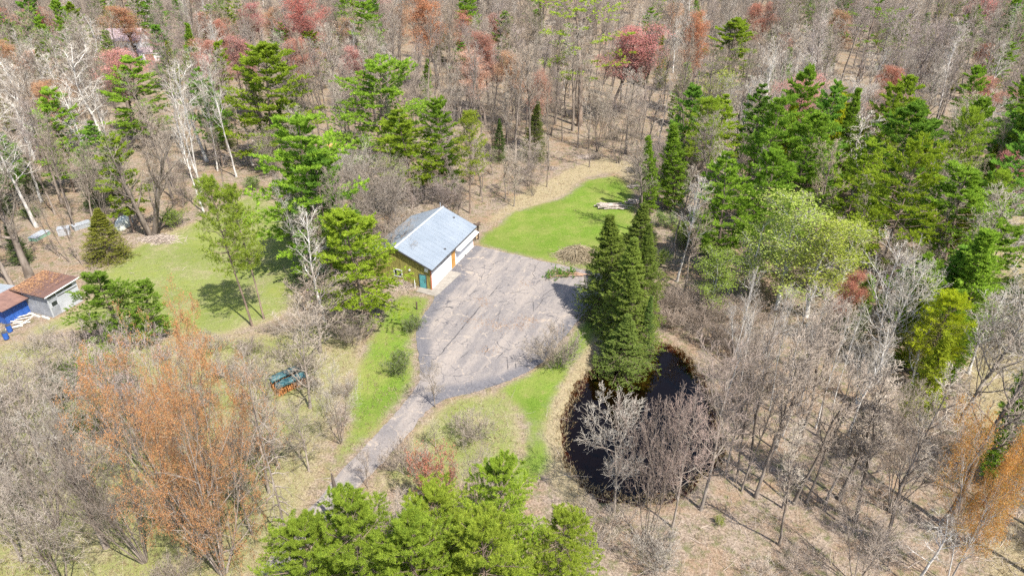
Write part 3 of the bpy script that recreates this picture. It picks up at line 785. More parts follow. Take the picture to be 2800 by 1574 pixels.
# red and orange budding maples
T('maple', 1662, 322, 68, 195, 'big pink red budding maple beyond the right lawn', PINK, var=0)
T('maple', 1200, 245, -10, 118, 'dark orange budding maple at the top centre', (1.1, .85, .6), var=1)
T('maple', 850, 235, -15, 120, 'pink budding maple at the top, left of centre', (1.2, .72, .75), var=0)
T('maple', 828, 262, 118, 70, 'small salmon budding maple under the pink one', SAL, var=1)
T('maple', 1895, 320, 38, 78, 'slim orange red budding maple left of the compact pine', (1.15, .85, .62), var=1)
T('maple', 1452, 420, 200, 92, 'small salmon budding maple beyond the garage', SAL, var=0)
T('maple', 2415, 335, 178, 80, 'low red budding maple under the grey fan tree, upper right', RED, var=1)
T('maple', 2668, 245, 116, 70, 'small red budding maple near the upper right edge', RED, var=0)
T('maple', 2690, 150, -5, 95, 'far pink budding maple at the top right', PINK, var=1)
T('maple', 2762, 600, 412, 130, 'pinkish budding maple at the right edge', PINK, var=0)
T('mapleopen', 610, 1568, 868, 445, 'large orange budding maple spreading over the lower left', ORG, var=0)
T('mapleopen', 2592, 1596, 1138, 235, 'orange budding maple with white stems in the bottom right corner', RUST, var=1)
T('maple', 2258, 960, 742, 80, 'small red budding maple in front of the yellow green aspens', RED, var=1)
for i, (bx, by, ty, w, c, lab) in enumerate([(70, 165, 15, 100, RED, 'red budding maple in the top left corner'), (165, 170, 25, 90, (1.0, .6, .5), 'dark red budding maple second from the top left corner'), (225, 180, 45, 60, SAL, 'small salmon budding maple above the distant house, left'),
        (385, 175, 15, 95, (1.1, .9, .65), 'orange brown budding maple just behind the distant house'), (565, 175, 30, 90, SAL, 'rusty budding maple right of the distant house'), (685, 185, 10, 85, PINK, 'rose budding maple at the top, right of the rusty one'),
        (2060, 200, 8, 80, RED, 'red budding maple at the top behind the compact pine'), (2122, 240, 95, 55, SAL, 'little salmon budding maple left of the tall dark pine'), (455, 190, 90, 60, SAL, 'pale salmon budding maple before the distant outbuilding')]):
    T('maple', bx, by, ty, w, lab, c, var=i)
for i, (bx, by, ty, w, c, lab) in enumerate([(40, 1190, 965, 190, PALE, 'pale twiggy tree at the left edge below the blue shed'), (150, 1130, 930, 170, TAN, 'bare twiggy tree between blue shed and orange maple'), (225, 1260, 1010, 150, PALE, 'grey twiggy tree just left of the orange maple'),
        (735, 1345, 985, 165, TAN, 'brown bare tree between the large orange maple and the drive'), (745, 1190, 945, 140, BRN, 'brown bare tree right of the orange maple top'), (95, 1360, 1090, 190, PALE, 'pale bare tree left of the twisted grey one'), (690, 1460, 1140, 170, TAN, 'bare tree at the foot of the orange maple on the drive side'), (845, 1290, 1110, 110, TAN, 'small bare tree left of the broken stub')]):
    T('open', bx, by, ty, w, lab, c, var=i)
# leafing aspens
T('aspen', 2122, 845, 525, 185, 'yellow green leafing aspen, tallest on the near side of the right woods', (1, 1, 1), var=0)
T('aspen', 2205, 865, 595, 165, 'lime leafing aspen leaning over the red shrubs', (1.05, 1, .8), var=0)
T('aspen', 2045, 835, 585, 120, 'thinly leafed aspen left of the yellow green ones', (.95, 1, .9), var=1)
T('aspen', 1945, 445, 188, 130, 'pale yellow leafing aspen beyond the right lawn', (1.05, 1.0, .8), var=1)
T('aspen', 2490, 1060, 860, 110, 'low yellow leafing aspen under the white birch', (1.1, .95, .6), var=1)
# birches
def birch(bx, by, ty, w, label, lean=(0, 0), kind='birch', var=None, crown=WHT): T(kind, bx, by, ty, w, label, crown, lean, var)
birch(263, 528, 235, 150, 'white birch leaning left behind the lawn, nearest of the left birches', (-.14, 0), var=0)
birch(548, 525, 168, 130, 'white birch with long curved stem behind the left lawn', (-.06, 0), var=1)
birch(566, 440, 165, 110, 'white birch next behind the curved one', (-.05, 0), var=2)
birch(647, 484, 142, 105, 'straight white birch left of the yellow green pine', var=0)
birch(595, 466, 172, 95, 'thin white birch in front of the shaded pine', var=1)
birch(692, 452, 330, 60, 'short leaning pale birch beside the yellow green pine', (-.1, 0), var=2)
birch(78, 388, 165, 150, 'wide pale birch at the left edge', (-.05, 0), var=2)
birch(90, 320, 150, 110, 'pale birch behind the wide one at the left edge', var=1)
birch(232, 400, 140, 120, 'pale birch with feathery crown in the left woods', (-.07, 0), var=0)
birch(300, 420, 120, 120, 'tall pale birch before the distant house', (-.04, 0), var=2)
birch(846, 795, 478, 100, 'grey white birch leaning left across the tall broad pine', (-.19, 0), var=1, crown=PALE)
birch(1851, 768, 468, 125, 'white birch with spreading crown right of the spruces', var=0)
birch(1990, 806, 645, 100, 'small white birch in the middle of the right woods', var=1)
birch(2058, 795, 660, 85, 'small pale birch under the yellow green aspens', var=2)
birch(2010, 985, 835, 70, 'leaning white stem above the pond end', (-.12, 0), var=0)
birch(2405, 1010, 645, 195, 'large white crowned birch in front of the pines, right', kind='birchfan', var=0)
birch(2340, 1110, 930, 115, 'small white birch below the large white crowned one', kind='birchfan', var=1)
birch(2676, 770, 590, 130, 'white birch leaning to the right edge clearing', (.22, 0), var=0)
T('open', 2625, 1150, 745, 230, 'big leaning grey tree at the right edge', PALE, (.24, 0), var=1)
birch(2562, 332, 55, 120, 'tall white birch near the upper right', (.06, 0), var=1)
birch(2705, 300, 115, 90, 'white birch at the upper right beside the red maple', (.05, 0), var=0)
birch(2195, 345, 128, 165, 'white bushy bare crown left of the tall dark pine', kind='birchfan', var=0)
birch(2330, 415, 212, 120, 'low white bare crown below the tall dark pine', kind='birchfan', var=1)
birch(2622, 455, 255, 140, 'twiggy white bare crown in the upper right woods', kind='birchfan', var=0)
birch(2088, 350, 125, 110, 'white bare crown right of the compact pine', kind='birchfan', var=1)
birch(2572, 560, 415, 95, 'small white bare crown over the lime green pine', kind='birchfan', var=1)
birch(1962, 620, 425, 85, 'small white bare tree between green pines, right woods', kind='birch', var=2)
birch(2765, 430, 250, 90, 'white bare tree at the right edge above the pine', var=1)
birch(2650, 1020, 800, 110, 'white stemmed tree in the right edge clearing', (.05, 0), var=2)
for i, (bx, by, ty, w) in enumerate([(1975, 1120, 850, 80), (2020, 1090, 800, 75), (2060, 1160, 860, 85), (2105, 1120, 790, 80), (2140, 1190, 860, 85), (2185, 1110, 800, 80), (2230, 1170, 850, 90), (2275, 1120, 820, 80), (2320, 1190, 880, 90), (2000, 1010, 740, 75), (2080, 1030, 760, 75), (2160, 1040, 770, 75)]):
    birch(bx, by, ty, w, 'pale slender stem in the grove between pond and evergreens', (.02, 0), var=i, crown=(1.35, 1.32, 1.25))
for i, (k, bx, by, ty, w, c, lab) in enumerate([('pine', 2455, 950, 690, 130, FR, 'fresh green pine right behind the large white crowned birch'), ('cedar', 2480, 1010, 760, 90, YG, 'yellow green cedar beside the yellow olive conifer'), ('cedar', 2575, 1040, 800, 95, FR, 'green cedar below the tall soft green one'), ('cedar', 2310, 930, 740, 80, FR, 'green cedar among pale stems below the lime aspens'),
        ('pine', 2630, 900, 610, 140, FR, 'green pine between the soft green cedar and the clearing'), ('aspen', 1940, 850, 690, 110, (.9, 1, .8), 'thin yellow green aspen behind the pond thicket'), ('aspen', 2290, 830, 610, 130, (1, 1, .8), 'yellow green aspen right of the lime ones'), ('redpine', 2660, 700, 470, 110, (1.1, 1.05, .8), 'olive conifer beside the large fresh green pine'), ('cedar', 1925, 690, 500, 70, FR, 'green cedar between two small white birches')]):
    T(k, bx, by, ty, w, lab, c)
# grey bare trees with a place of their own
T('snag', 1786, 470, 200, 100, 'dead grey tree with drooping limbs at the end of the right lawn', PALE, var=0)
T('fan', 1690, 446, 225, 150, 'dark multi stemmed tree at the top of the right lawn', TAN, var=1)
T('fan', 1632, 415, 210, 95, 'group of straight grey stems left of the dark multi stemmed tree', TAN, var=0)
T('fan', 2444, 300, 15, 215, 'large grey mauve fan shaped tree in the upper right woods', MAUVE, var=2, lean=(.1, 0))
T('fan', 985, 605, 378, 150, 'pale grey many stemmed tree left of the garage roof', PALE, var=2)
T('open', 1066, 752, 600, 150, 'leafless tree reaching over the left end of the garage roof', BRN, var=0)
T('open', 1405, 565, 402, 62, 'small bare tree with dark stem left of the right lawn', TAN, var=1)
T('open', 848, 1115, 845, 165, 'bare tree standing over the stacked firewood, lower left of the court', TAN, var=1)
T('fan', 932, 1212, 985, 150, 'cluster of straight pale stems on the left verge of the drive', PALE, var=1)
T('open', 1190, 1112, 985, 85, 'small thin tree where drive meets court', TAN, var=0)
T('open', 1192, 1222, 1138, 48, 'little pale sapling on the verge right of the drive', (1.2, 1.25, .9), var=1)
T('open', 1007, 1334, 1222, 55, 'little bare sapling at the right rim of the drive', BRN, var=0)
T('snag', 797, 1520, 925, 150, 'tall thin bare tree with drooping twigs left of the drive', TAN, var=1)
T('thick', 290, 1494, 1085, 250, 'big twisted grey tree with thick trunk, lower left', (1.25, 1.28, 1.3), var=1, lean=(-.1, 0))
T('fan', 178, 1605, 1290, 260, 'dark branching tree in the bottom left corner', (1.15, 1.12, 1.1), var=0)
T('open', 60, 1535, 1180, 180, 'grey bare tree at the left edge near the bottom', PALE, var=0)
T('broken', 417, 645, 330, 270, 'massive storm broken tree at the back of the left lawn', (1.25, 1.2, 1.12), var=0)
T('thick', 82, 756, 330, 230, 'thick grey tree right behind the rusty roofed shed', (1.1, 1.1, 1.02), var=0)
T('thick', 34, 785, 400, 200, 'grey tree left of the thick one behind the rusty roofed shed', (1.1, 1.1, 1.02), var=1)
T('slender', 163, 702, 480, 50, 'thin leaning tree in the leaf strewn yard above the shed, left one', TAN, lean=(-.08, 0))
T('slender', 189, 716, 500, 55, 'thin leaning tree in the leaf strewn yard above the shed, middle one', TAN, lean=(-.12, 0))
T('slender', 224, 722, 560, 45, 'thin bowed tree in the leaf strewn yard above the shed, right one', BRN, lean=(-.15, 0))
T('open', 1679, 1398, 1070, 205, 'bare grey tree before the pond, left one of three', PALE, var=0)
T('fan', 1766, 1490, 1075, 200, 'many stemmed bare tree before the pond, middle one of three', (1.15, 1.0, .98), var=0)
T('open', 1838, 1442, 1065, 175, 'bare tree with reddish tips before the pond, between the two right ones', (1.2, 1.0, .98), var=0)
T('open', 1985, 1295, 905, 175, 'bare tree leaning over the right bank of the pond', (1.15, 1.05, 1.0), var=0)
T('open', 1916, 1392, 955, 205, 'tall bare tree at the right end of the pond', (1.15, 1.02, 1.0), var=1)
for i, (bx, by, ty, w) in enumerate([(2027, 1342, 880, 75), (2066, 1358, 890, 90), (2012, 1318, 905, 70), (2045, 1300, 850, 80), (2095, 1290, 840, 80), (2140, 1388, 960, 90), (2169, 1378, 940, 100), (2205, 1375, 1000, 80), (2295, 1362, 1010, 110), (2258, 1372, 1030, 90), (2120, 1230, 790, 70), (2180, 1220, 800, 80), (2235, 1190, 830, 80)]):
    T('slender', bx, by, ty, w * 1.6, 'slender bare tree in the leaf littered grove right of the pond', (1.12, 1.04, .98), lean=(.02, 0), group='slender trees in the grove right of the pond')
T('fan', 2436, 1398, 1075, 245, 'fan shaped bare tree with dark stems in the grove at lower right', (1.1, 1.02, .96), var=2, lean=(.08, 0))
T('fan', 2338, 1600, 1320, 260, 'spreading bare tree cut by the bottom edge at lower right', (1.12, 1.05, 1.0), var=1)
T('birch', 2500, 1600, 1400, 120, 'white stemmed bare tree left of the orange maple, bottom right', PALE, var=2)
# shrubs with a place of their own
T('budshrub', 1192, 1402, 1222, 125, 'red orange budding shrub above the bottom pines', RED)
for i, (x, y, w, k, c, lab) in enumerate([(1520, 1000, 150, 'shrub', TAN, 'sprawling bare shrub between court and pond'), (960, 935, 130, 'shrub', (.95, .88, .85), 'low brown bramble thicket left of the court'),
        (1090, 1015, 80, 'leafshrub', (.55, .62, .6), 'small greenish shrub on the bright grass left of the court'), (1130, 905, 60, 'leafshrub', (.5, .58, .55), 'small dark shrub at the left rim of the court'),
        (1965, 1432, 28, 'leafshrub', (.9, .9, .6), 'tiny yellow green shrub on the bare ground right of the pond'), (1290, 1200, 130, 'shrub', TAN, 'bare twiggy shrub on the verge between drive and green path'),
        (1120, 1290, 140, 'shrub', BRN, 'brown thicket along the right rim of the drive'), (265, 1190, 150, 'leafshrub', (.5, .62, .5), 'green undergrowth bush beside the twisted grey tree'), (200, 1080, 150, 'leafshrub', (.45, .55, .42), 'green bush above the twisted grey tree, lower left'),
        (835, 790, 80, 'leafshrub', (.5, .6, .75), 'pale green shrub at the foot of the leaning grey birch'), (1640, 1480, 170, 'shrub', TAN, 'grey bramble mass below the pond, left of the many stemmed tree'), (1580, 1540, 170, 'shrub', MAUVE, 'grey bramble mass at the bottom edge right of the pines'),
        (1790, 1540, 160, 'shrub', PALE, 'pale bramble mass at the bottom edge below the pond')]):
    X, Y = gnd(x, y); W = w * depth_of(X, Y) / FPX
    plant(k, X, Y, W * (.75 if w > 40 else 1), W, lab, None, c)

for i, (x, y, w, h) in enumerate([(1830, 880, 120, 2.6), (1880, 905, 130, 2.8), (1945, 920, 140, 3.2), (1800, 850, 100, 3.0), (1990, 960, 130, 3.4), (2010, 1040, 120, 3.2), (2015, 1110, 110, 3.0), (2030, 1180, 110, 2.6), (1905, 870, 130, 3.6), (1960, 880, 130, 3.8), (1860, 850, 120, 3.6), (2040, 900, 140, 4.0), (2060, 980, 130, 4.2), (2075, 1070, 120, 3.8)]):
    X, Y = gnd(x, y)
    plant('shrub', X, Y, h, w * depth_of(X, Y) / FPX, 'tangled brown shrub in the thicket around the head of the pond', 'shrubs around the head of the pond', (.85, .74, .68))

# ------------------------------------------------------------------ garage
def frame(origin, u):
    return Matrix(((u[0], -u[1], 0, origin[0]), (u[1], u[0], 0, origin[1]), (0, 0, 1, 0), (0, 0, 0, 1)))
def at_frame(name, origin, u, z=0.0):
    e = empty(name, (origin[0], origin[1], z), math.atan2(u[1], u[0]))
    return e
# local axes: x along the front (towards the far end), y into the building, z up
OLIVE = plain('olive_boards', (0.30, 0.27, 0.075), (0.16, 0.14, 0.04), 1.6, .8, bump=.2, stretch=(3, 3, .5))
TANW = plain('tan_boards', (0.46, 0.25, 0.075), (0.36, 0.185, 0.05), 1.0, .8)
TRIM = plain('dark_trim', (0.05, 0.05, 0.055), (0.09, 0.085, 0.08), 3, .5)
TRIMW = plain('white_trim', (0.72, 0.72, 0.71), (0.66, 0.66, 0.64), 3, .5)
DOORW = plain('white_door', (0.78, 0.78, 0.79), (0.72, 0.72, 0.72), .8, .45)
TEAL = plain('teal_door', (0.07, 0.25, 0.27), (0.10, 0.31, 0.32), 1.5, .5)
ROOFM = plain('metal_roof', (0.175, 0.205, 0.24), (0.21, 0.24, 0.275), .4, .6, .0, spec=.3)
RIDGE = plain('ridge_metal', (0.38, 0.41, 0.44), (0.32, 0.35, 0.38), 1, .5, .0)
CONC = plain('concrete', (0.27, 0.245, 0.21), (0.20, 0.18, 0.155), 1.5, .9)
GLASS = plain('dark_glass', (0.02, 0.025, 0.03), (0.03, 0.035, 0.04), 2, .1, spec=.6)
RED_W = plain('cedar_trim', (0.42, 0.16, 0.09), (0.34, 0.13, 0.07), 2, .7)

gar = at_frame('garage', G_A, GU)
tag(gar, 'olive and white double garage with pale blue grey metal roof', 'garage')
WH, RZ = 3.30, 5.45
# body: floor slab, walls as board panels
MB().box((-.1, -.1, -.3), (GL + .1, GD + .1, .06)).obj('foundation', CONC, gar)
MB().box((.12, .12, .06), (GL - .12, GD - .12, WH)).obj('core_wall', OLIVE, gar)
# gable walls: vertical boards with recessed joints
def gable_h(y): return WH + (RZ - WH) * (1 - abs(y - GD / 2) / (GD / 2)) - .05
nbd = 26
for side, xo in ((0, 0.0), (1, GL - .09)):
    for i in range(nbd):
        y0, y1 = GD * i / nbd + .008, GD * (i + 1) / nbd - .008
        px = .0 + (.012 if i % 2 else 0)
        if side == 0: x0, x1 = -px, .11
        else: x0, x1 = GL - .11, GL + px
        ym = GD / 2
        hh = [gable_h(y0), gable_h(y1)]
        V = [(x0,y0,.06),(x1,y0,.06),(x1,y1,.06),(x0,y1,.06),(x0,y0,hh[0]),(x1,y0,hh[0]),(x1,y1,hh[1]),(x0,y1,hh[1])]
        if side == 0 and 0.95 < (y0 + y1) / 2 < 0.0: continue
        MB().add(V, [(0,3,2,1),(4,5,6,7),(0,1,5,4),(1,2,6,5),(2,3,7,6),(3,0,4,7)]).obj('board', OLIVE, gar)
for i in range(24):
    x0, x1 = GL * i / 24 + .008, GL * (i + 1) / 24 - .008
    MB().box((x0, GD - .11, .06), (x1, GD + (.01 if i % 2 else 0), WH - .02)).obj('board', OLIVE, gar)
# front wall: tan infill pieces around the two doors
d0, d1, d2, d3 = .22, GL * .445, GL * .535, GL - .18
for a, b, z0, z1 in ((.0, d0, .06, WH), (d1, d2, .06, WH), (d3, GL, .06, WH), (d0, d1, 2.98, WH), (d2, d3, 2.72, WH)):
    n = max(1, int((b - a) / .35))
    for k in range(n):
        MB().box((a + (b - a) * k / n + .004, -.02 - .006 * (k % 2), z0), (a + (b - a) * (k + 1) / n - .004, .12, z1)).obj('board', TANW if b - a > .3 else RED_W, gar)
# left door: one tall white sliding door, slightly proud, black gap near the top painted as a dark strip
def door_panels(a, b, z0, z1, n, y=-.05):
    d = MB().box((a, y + .03, z0), (b, .1, z1)).obj('garage_door', DOORW, gar)
    for k in range(n):
        h = (z1 - z0) / n
        MB().box((a + .02, y, z0 + h * k + .004), (b - .02, y + .03, z0 + h * (k + 1) - .004)).obj('panel', DOORW, d)
    return d
dl = door_panels(d0, d1, .07, 2.96, 5)
MB().box((d0 + (d1 - d0) * .42, -.075, 2.36), (d0 + (d1 - d0) * .96, -.052, 2.43)).obj('rail_or_gap', TRIM, dl)  # dark strip on the face stands for the shadowed gap
dm = (d2 + d3) / 2
for a, b in ((d2 + .06, dm - .03), (dm + .03, d3 - .04)):
    dd = door_panels(a, b, .07, 2.68, 4)
MB().box((dm - .03, -.07, .07), (dm + .03, .08, 2.7)).obj('door_post', TRIMW, gar)
MB().box((dm - .10, -.16, .1), (dm + .02, -.07, .32)).obj('latch', TRIM, gar)
# white raised canopy panel over the right door
M = Matrix.Translation((0, -.03, 2.86)) @ Matrix.Rotation(math.radians(22), 4, 'X')
aw = MB().box((d2 - .1, -.98, -.03), (d3 + .15, 0, .03), 0, M).obj('canopy', DOORW, gar)
for xx in (d2 - .11, d3 + .10):
    V = [(xx, -.04, 2.44), (xx, -.92, 2.44), (xx, -.04, 2.86)]
    V = V + [(x + .05, y, z) for x, y, z in V]
    MB().add(V, [(0, 1, 2), (3, 5, 4)]).add(V, [(0, 3, 4, 1), (1, 4, 5, 2), (2, 5, 3, 0)]).obj('canopy_side', DOORW, gar)
# man door, window and light panel on the near gable (x = 0 side)
md = MB().box((-.05, .75, .10), (.02, 1.68, 2.08)).obj('door', TEAL, gar)
for y0, y1, z0, z1 in ((.64, .75, .08, 2.18), (1.68, 1.79, .08, 2.18), (.75, 1.68, 2.08, 2.18)):
    MB().box((-.07, y0, z0), (.02, y1, z1)).obj('door_frame', TRIM, md)
MB().box((-.11, .86, 1.05), (-.05, .98, 1.14)).obj('handle', TRIM, md)
MB().box((-.08, .86, 1.3), (-.05, .96, 1.42)).obj('lock', TRIM, md)
for yy in (1.05, 1.38):
    MB().box((-.062, yy, .28), (-.048, yy + .2, .9)).obj('door_panel', TEAL, md)
    MB().box((-.062, yy, 1.25), (-.048, yy + .2, 1.9)).obj('door_panel', TEAL, md)
MB().box((-.06, .36, 2.62), (.02, .86, 3.2)).obj('light_panel', TRIMW, gar)
wd = MB().box((-.03, 4.4, 1.2), (.02, 5.5, 2.1)).obj('window', GLASS, gar)
for y0, y1, z0, z1 in ((4.3, 4.4, 1.1, 2.2), (5.5, 5.6, 1.1, 2.2), (4.4, 5.5, 2.1, 2.2), (4.4, 5.5, 1.1, 1.2)):
    MB().box((-.055, y0, z0), (.02, y1, z1)).obj('window_frame', TRIMW, wd)
MB().box((-.14, 3.02, 2.35), (-.01, 3.2, 2.55)).obj('lamp', TRIMW, gar)
MB().box((-.035, -.035, .05), (.06, .09, WH)).obj('corner_board', RED_W, gar)
# roof: ribbed sheets on both slopes
OV = .45; OG = .35
sl = (RZ - WH) / (GD / 2)
rise = lambda y: WH + sl * y if y <= GD / 2 else WH + sl * (GD - y)
npan = 16
roof = MB().box((-OG, -OV, -.2), (-OG + .01, -OV + .01, -.19)) if False else None
rf = None
xs = np.linspace(-OG, GL + OG, npan + 1)
for s in (0, 1):
    for i in range(npan):
        mbp = MB()
        a, b = xs[i] + .008, xs[i + 1] - .008
        ribs = 3
        prof_ = []
        for k in range(ribs):
            c0 = a + (b - a) * k / ribs; w = (b - a) / ribs
            prof_ += [(c0, .02), (c0 + w * .36, .02), (c0 + w * .44, .06), (c0 + w * .60, .06), (c0 + w * .68, .02)]
        prof_.append((b, .02))
        y0, y1 = (-OV, GD / 2) if s == 0 else (GD + OV, GD / 2)
        V = []
        for yy in (y0, y1):
            zz = rise(yy)
            V += [(x, yy, zz + .10 + h) for x, h in prof_]
        k = len(prof_)
        F = [(j, j + 1, k + j + 1, k + j) if s == 0 else (j + 1, j, k + j, k + j + 1) for j in range(k - 1)]
        mbp.add(V, F)
        V2 = [(a, y0, rise(y0) + .04), (b, y0, rise(y0) + .04), (b, y1, rise(y1) + .04), (a, y1, rise(y1) + .04)]
        mbp.add(V2, [(3, 2, 1, 0) if s == 0 else (0, 1, 2, 3)])
        o = mbp.obj('roof_sheet', ROOFM, gar)
MB().add([(-OG-.02, GD/2-.2, rise(GD/2)+.125), (GL+OG+.02, GD/2-.2, rise(GD/2)+.125), (GL+OG+.02, GD/2, RZ+.215), (-OG-.02, GD/2, RZ+.215), (-OG-.02, GD/2+.2, rise(GD/2)+.125), (GL+OG+.02, GD/2+.2, rise(GD/2)+.125)],
         [(0, 1, 2, 3), (3, 2, 5, 4)]).obj('ridge_cap', RIDGE, gar)
for yy in (-OV - .04, GD + OV):
    MB().box((-OG, yy, rise(-OV) - .10), (GL + OG, yy + .04, rise(-OV) + .10)).obj('fascia', TRIM, gar)
for xx in (-OG - .035, GL + OG):
    for ya, yb in ((-OV, GD / 2), (GD + OV, GD / 2)):
        V = [(xx, ya, rise(ya) - .1), (xx + .035, ya, rise(ya) - .1), (xx + .035, yb, rise(yb) - .1), (xx, yb, rise(yb) - .1), (xx, ya, rise(ya) + .11), (xx + .035, ya, rise(ya) + .11), (xx + .035, yb, rise(yb) + .11), (xx, yb, rise(yb) + .11)]
        MB().add(V, [(0,3,2,1),(4,5,6,7),(0,1,5,4),(1,2,6,5),(2,3,7,6),(3,0,4,7)]).obj('barge_board', TRIM, gar)
# soffit lid closes the gable top
MB().add([(-.0, 0, WH), (GL, 0, WH), (GL, GD/2, RZ), (0, GD/2, RZ), (0, GD, WH), (GL, GD, WH)], [(0, 1, 2, 3), (3, 2, 5, 4)]).obj('roof_deck', OLIVE, gar)
P = np.array([[[GL - .3, GD / 2 + .1, RZ], [GL - .3, GD / 2 + .1, RZ + .95]]]); MB().tubes(P, np.full((1, 2), .05), 8, 0, None, True).obj('vent_pipe', RIDGE, gar)
for xx, yy in ((GL * .36, .25), (GL * .93, GD * .26)):
    MB().box((xx, yy, rise(yy) + .12), (xx + .35, yy + .3, rise(yy) + .26)).obj('roof_vent', TRIM, gar)
# concrete apron
apP = poly([(1180.5, 793.5), (1233, 741.5), (1262, 747), (1205, 800), (1192, 811), (1138, 797), (1148, 786)])
apV = np.concatenate([np.c_[apP, np.full(len(apP), .085)], np.c_[apP, np.full(len(apP), -.05)]]); k = len(apP)
apr = MB().add(apV, [(i, (i + 1) % k, k + (i + 1) % k, k + i) for i in range(k)])
Vt, Tt = sheet(apP, .085); apr.add(Vt, Tt)
tag(apr.obj('concrete_apron', CONC), 'pale concrete apron before the garage door', None, None, 'structure')

# timber frame at the far front corner
WOODD = plain('dark_timber', (0.07, 0.05, 0.04), (0.12, 0.085, 0.06), 4, .8)
WOODT = plain('raw_timber', (0.50, 0.36, 0.20), (0.40, 0.27, 0.14), 4, .8)
q = gnd(1303, 655)
tf = at_frame('timber_frame', q, GU); tag(tf, 'dark timber post and crossbeam at the far front corner of the garage', 'post')
MB().box((.2, -.25, -.1), (.42, -.03, 2.4)).obj('post', WOODD, tf)
MB().box((-.6, -.28, 2.4), (1.0, 0, 2.62)).obj('crossbeam', WOODD, tf)
MB().box((.05, -.7, 2.45), (.25, .5, 2.58)).obj('crossbeam', WOODD, tf)
for k in range(3): MB().box((-.35, -.12, .25 + k * .45), (.2, -.07, .45 + k * .45)).obj('rail_or_gap', WOODT, tf)

# ------------------------------------------------------------------ grey shed with rusty roof
RUSTM = plain('rusty_roof', (0.10, 0.058, 0.047), (0.15, 0.085, 0.066), .9, .7, .1, stretch=(.4, 2, 1))
GREYW = plain('grey_siding', (0.20, 0.21, 0.23), (0.28, 0.29, 0.31), 1.2, .6)
GREYD = plain('grey_door', (0.36, 0.375, 0.40), (0.43, 0.44, 0.46), .8, .5)
LEAFB = foliage('fallen_leaves', (0.26, 0.135, 0.07), (0.42, 0.25, 0.14), .1)
sh = at_frame('shed', S_A, SU); tag(sh, 'grey corrugated shed with rusty brown roof and pale roller door', 'shed')
hL, hR = 3.05, 3.30
def zr(x): return hL + (hR - hL) * x / SW_
MB().box((-.08, -.08, -.2), (SW_ + .08, SD + .08, .05)).obj('foundation', CONC, sh)
# corrugated walls, sheet by sheet
def corr(name, p0, p1, z0, z1a, z1b, parent, mat, amp=.03, pitch=.22, sheets=1):
    p0, p1 = np.array(p0, float), np.array(p1, float)
    for s_ in range(sheets):
        a = p0 + (p1 - p0) * s_ / sheets; b = p0 + (p1 - p0) * (s_ + 1) / sheets
        L_ = np.linalg.norm(b - a); k = max(4, int(L_ / pitch) * 2); t = np.linspace(0.002, .998, k + 1)
        n_ = np.array([-(b - a)[1], (b - a)[0]]) / L_
        Q = a + (b - a) * t[:, None] + n_ * (amp * np.where(np.arange(k + 1) % 2 == 0, 1, -1))[:, None] / 2
        tt = (s_ + t) / sheets
        zt = z1a + (z1b - z1a) * tt
        V = np.concatenate([np.c_[Q, np.full(k + 1, z0)], np.c_[Q, zt]])
        F = [(i, i + 1, k + 2 + i, k + 1 + i) for i in range(k)]
        MB().add(V, F).obj(name, mat, parent)
corr('wall_sheet', (0, 0), (0, SD), .02, hL, hL, sh, GREYW, sheets=4)
corr('wall_sheet', (SW_, 0), (SW_, SD), .02, hR, hR, sh, GREYW, sheets=4)
corr('wall_sheet', (0, SD), (SW_, SD), .02, hL, hR, sh, GREYW, sheets=3)
# front: posts, roller door, strip window, small window, man panel
FW = SW_
for x0, x1 in ((0, .16), (FW * .30, FW * .30 + .12), (FW - .16, FW)):
    MB().box((x0, -.04, 0), (x1, .08, zr(x0))).obj('post', GREYD, sh)
rd = MB().box((FW * .30 + .12, 0.0, .03), (FW - .16, .06, 2.25)).obj('roller_door', GREYD, sh)
nl_ = 14
for k in range(nl_):
    z0 = .04 + 2.2 * k / nl_
    MB().box((FW * .30 + .15, -.025, z0 + .006), (FW - .19, 0, z0 + 2.2 / nl_ - .006)).obj('slat', GREYD, rd)
MB().box((FW * .30 + .1, -.05, 2.25), (FW - .1, .07, 2.38)).obj('lintel', TRIM, sh)
MB().box((FW * .30 + .1, -.03, 2.38), (FW - .1, .07, 2.62)).obj('wall_panel', GREYD, sh)
wn_ = MB().box((FW * .32, .0, 2.62), (FW * .86, .05, zr(FW * .3) - .08)).obj('strip_window', GLASS, sh)
MB().box((FW * .55, -.02, 2.62), (FW * .57, .0, zr(FW * .3) - .08)).obj('mullion', GREYD, wn_)
MB().box((FW * .86, -.02, 2.62), (FW - .16, .07, zr(FW * .86) - .03)).obj('wall_panel', GREYD, sh)
MB().box((.16, 0, .03), (FW * .30, .06, 1.25)).obj('wall_panel', GREYW, sh)
MB().box((.16, 0, 1.95), (FW * .30, .06, 2.45)).obj('wall_panel', GREYW, sh)
MB().box((.16, -.03, 2.45), (FW * .30, .06, 2.55)).obj('trim_rail', GREYD, sh)
MB().box((.16, .02, 2.55), (FW * .30, .06, hL - .02)).obj('side_window', GLASS, sh)
sw2 = MB().box((.42, .02, 1.3), (FW * .30 - .12, .06, 1.92)).obj('window', GLASS, sh)
for x0, x1, z0, z1 in ((.16, .42, 1.25, 1.95), (FW * .30 - .12, FW * .30, 1.25, 1.95), (.42, FW * .30 - .12, 1.25, 1.3), (.42, FW * .30 - .12, 1.92, 1.95)):
    MB().box((x0, -.01, z0), (x1, .06, z1)).obj('window_frame', GREYD, sw2)
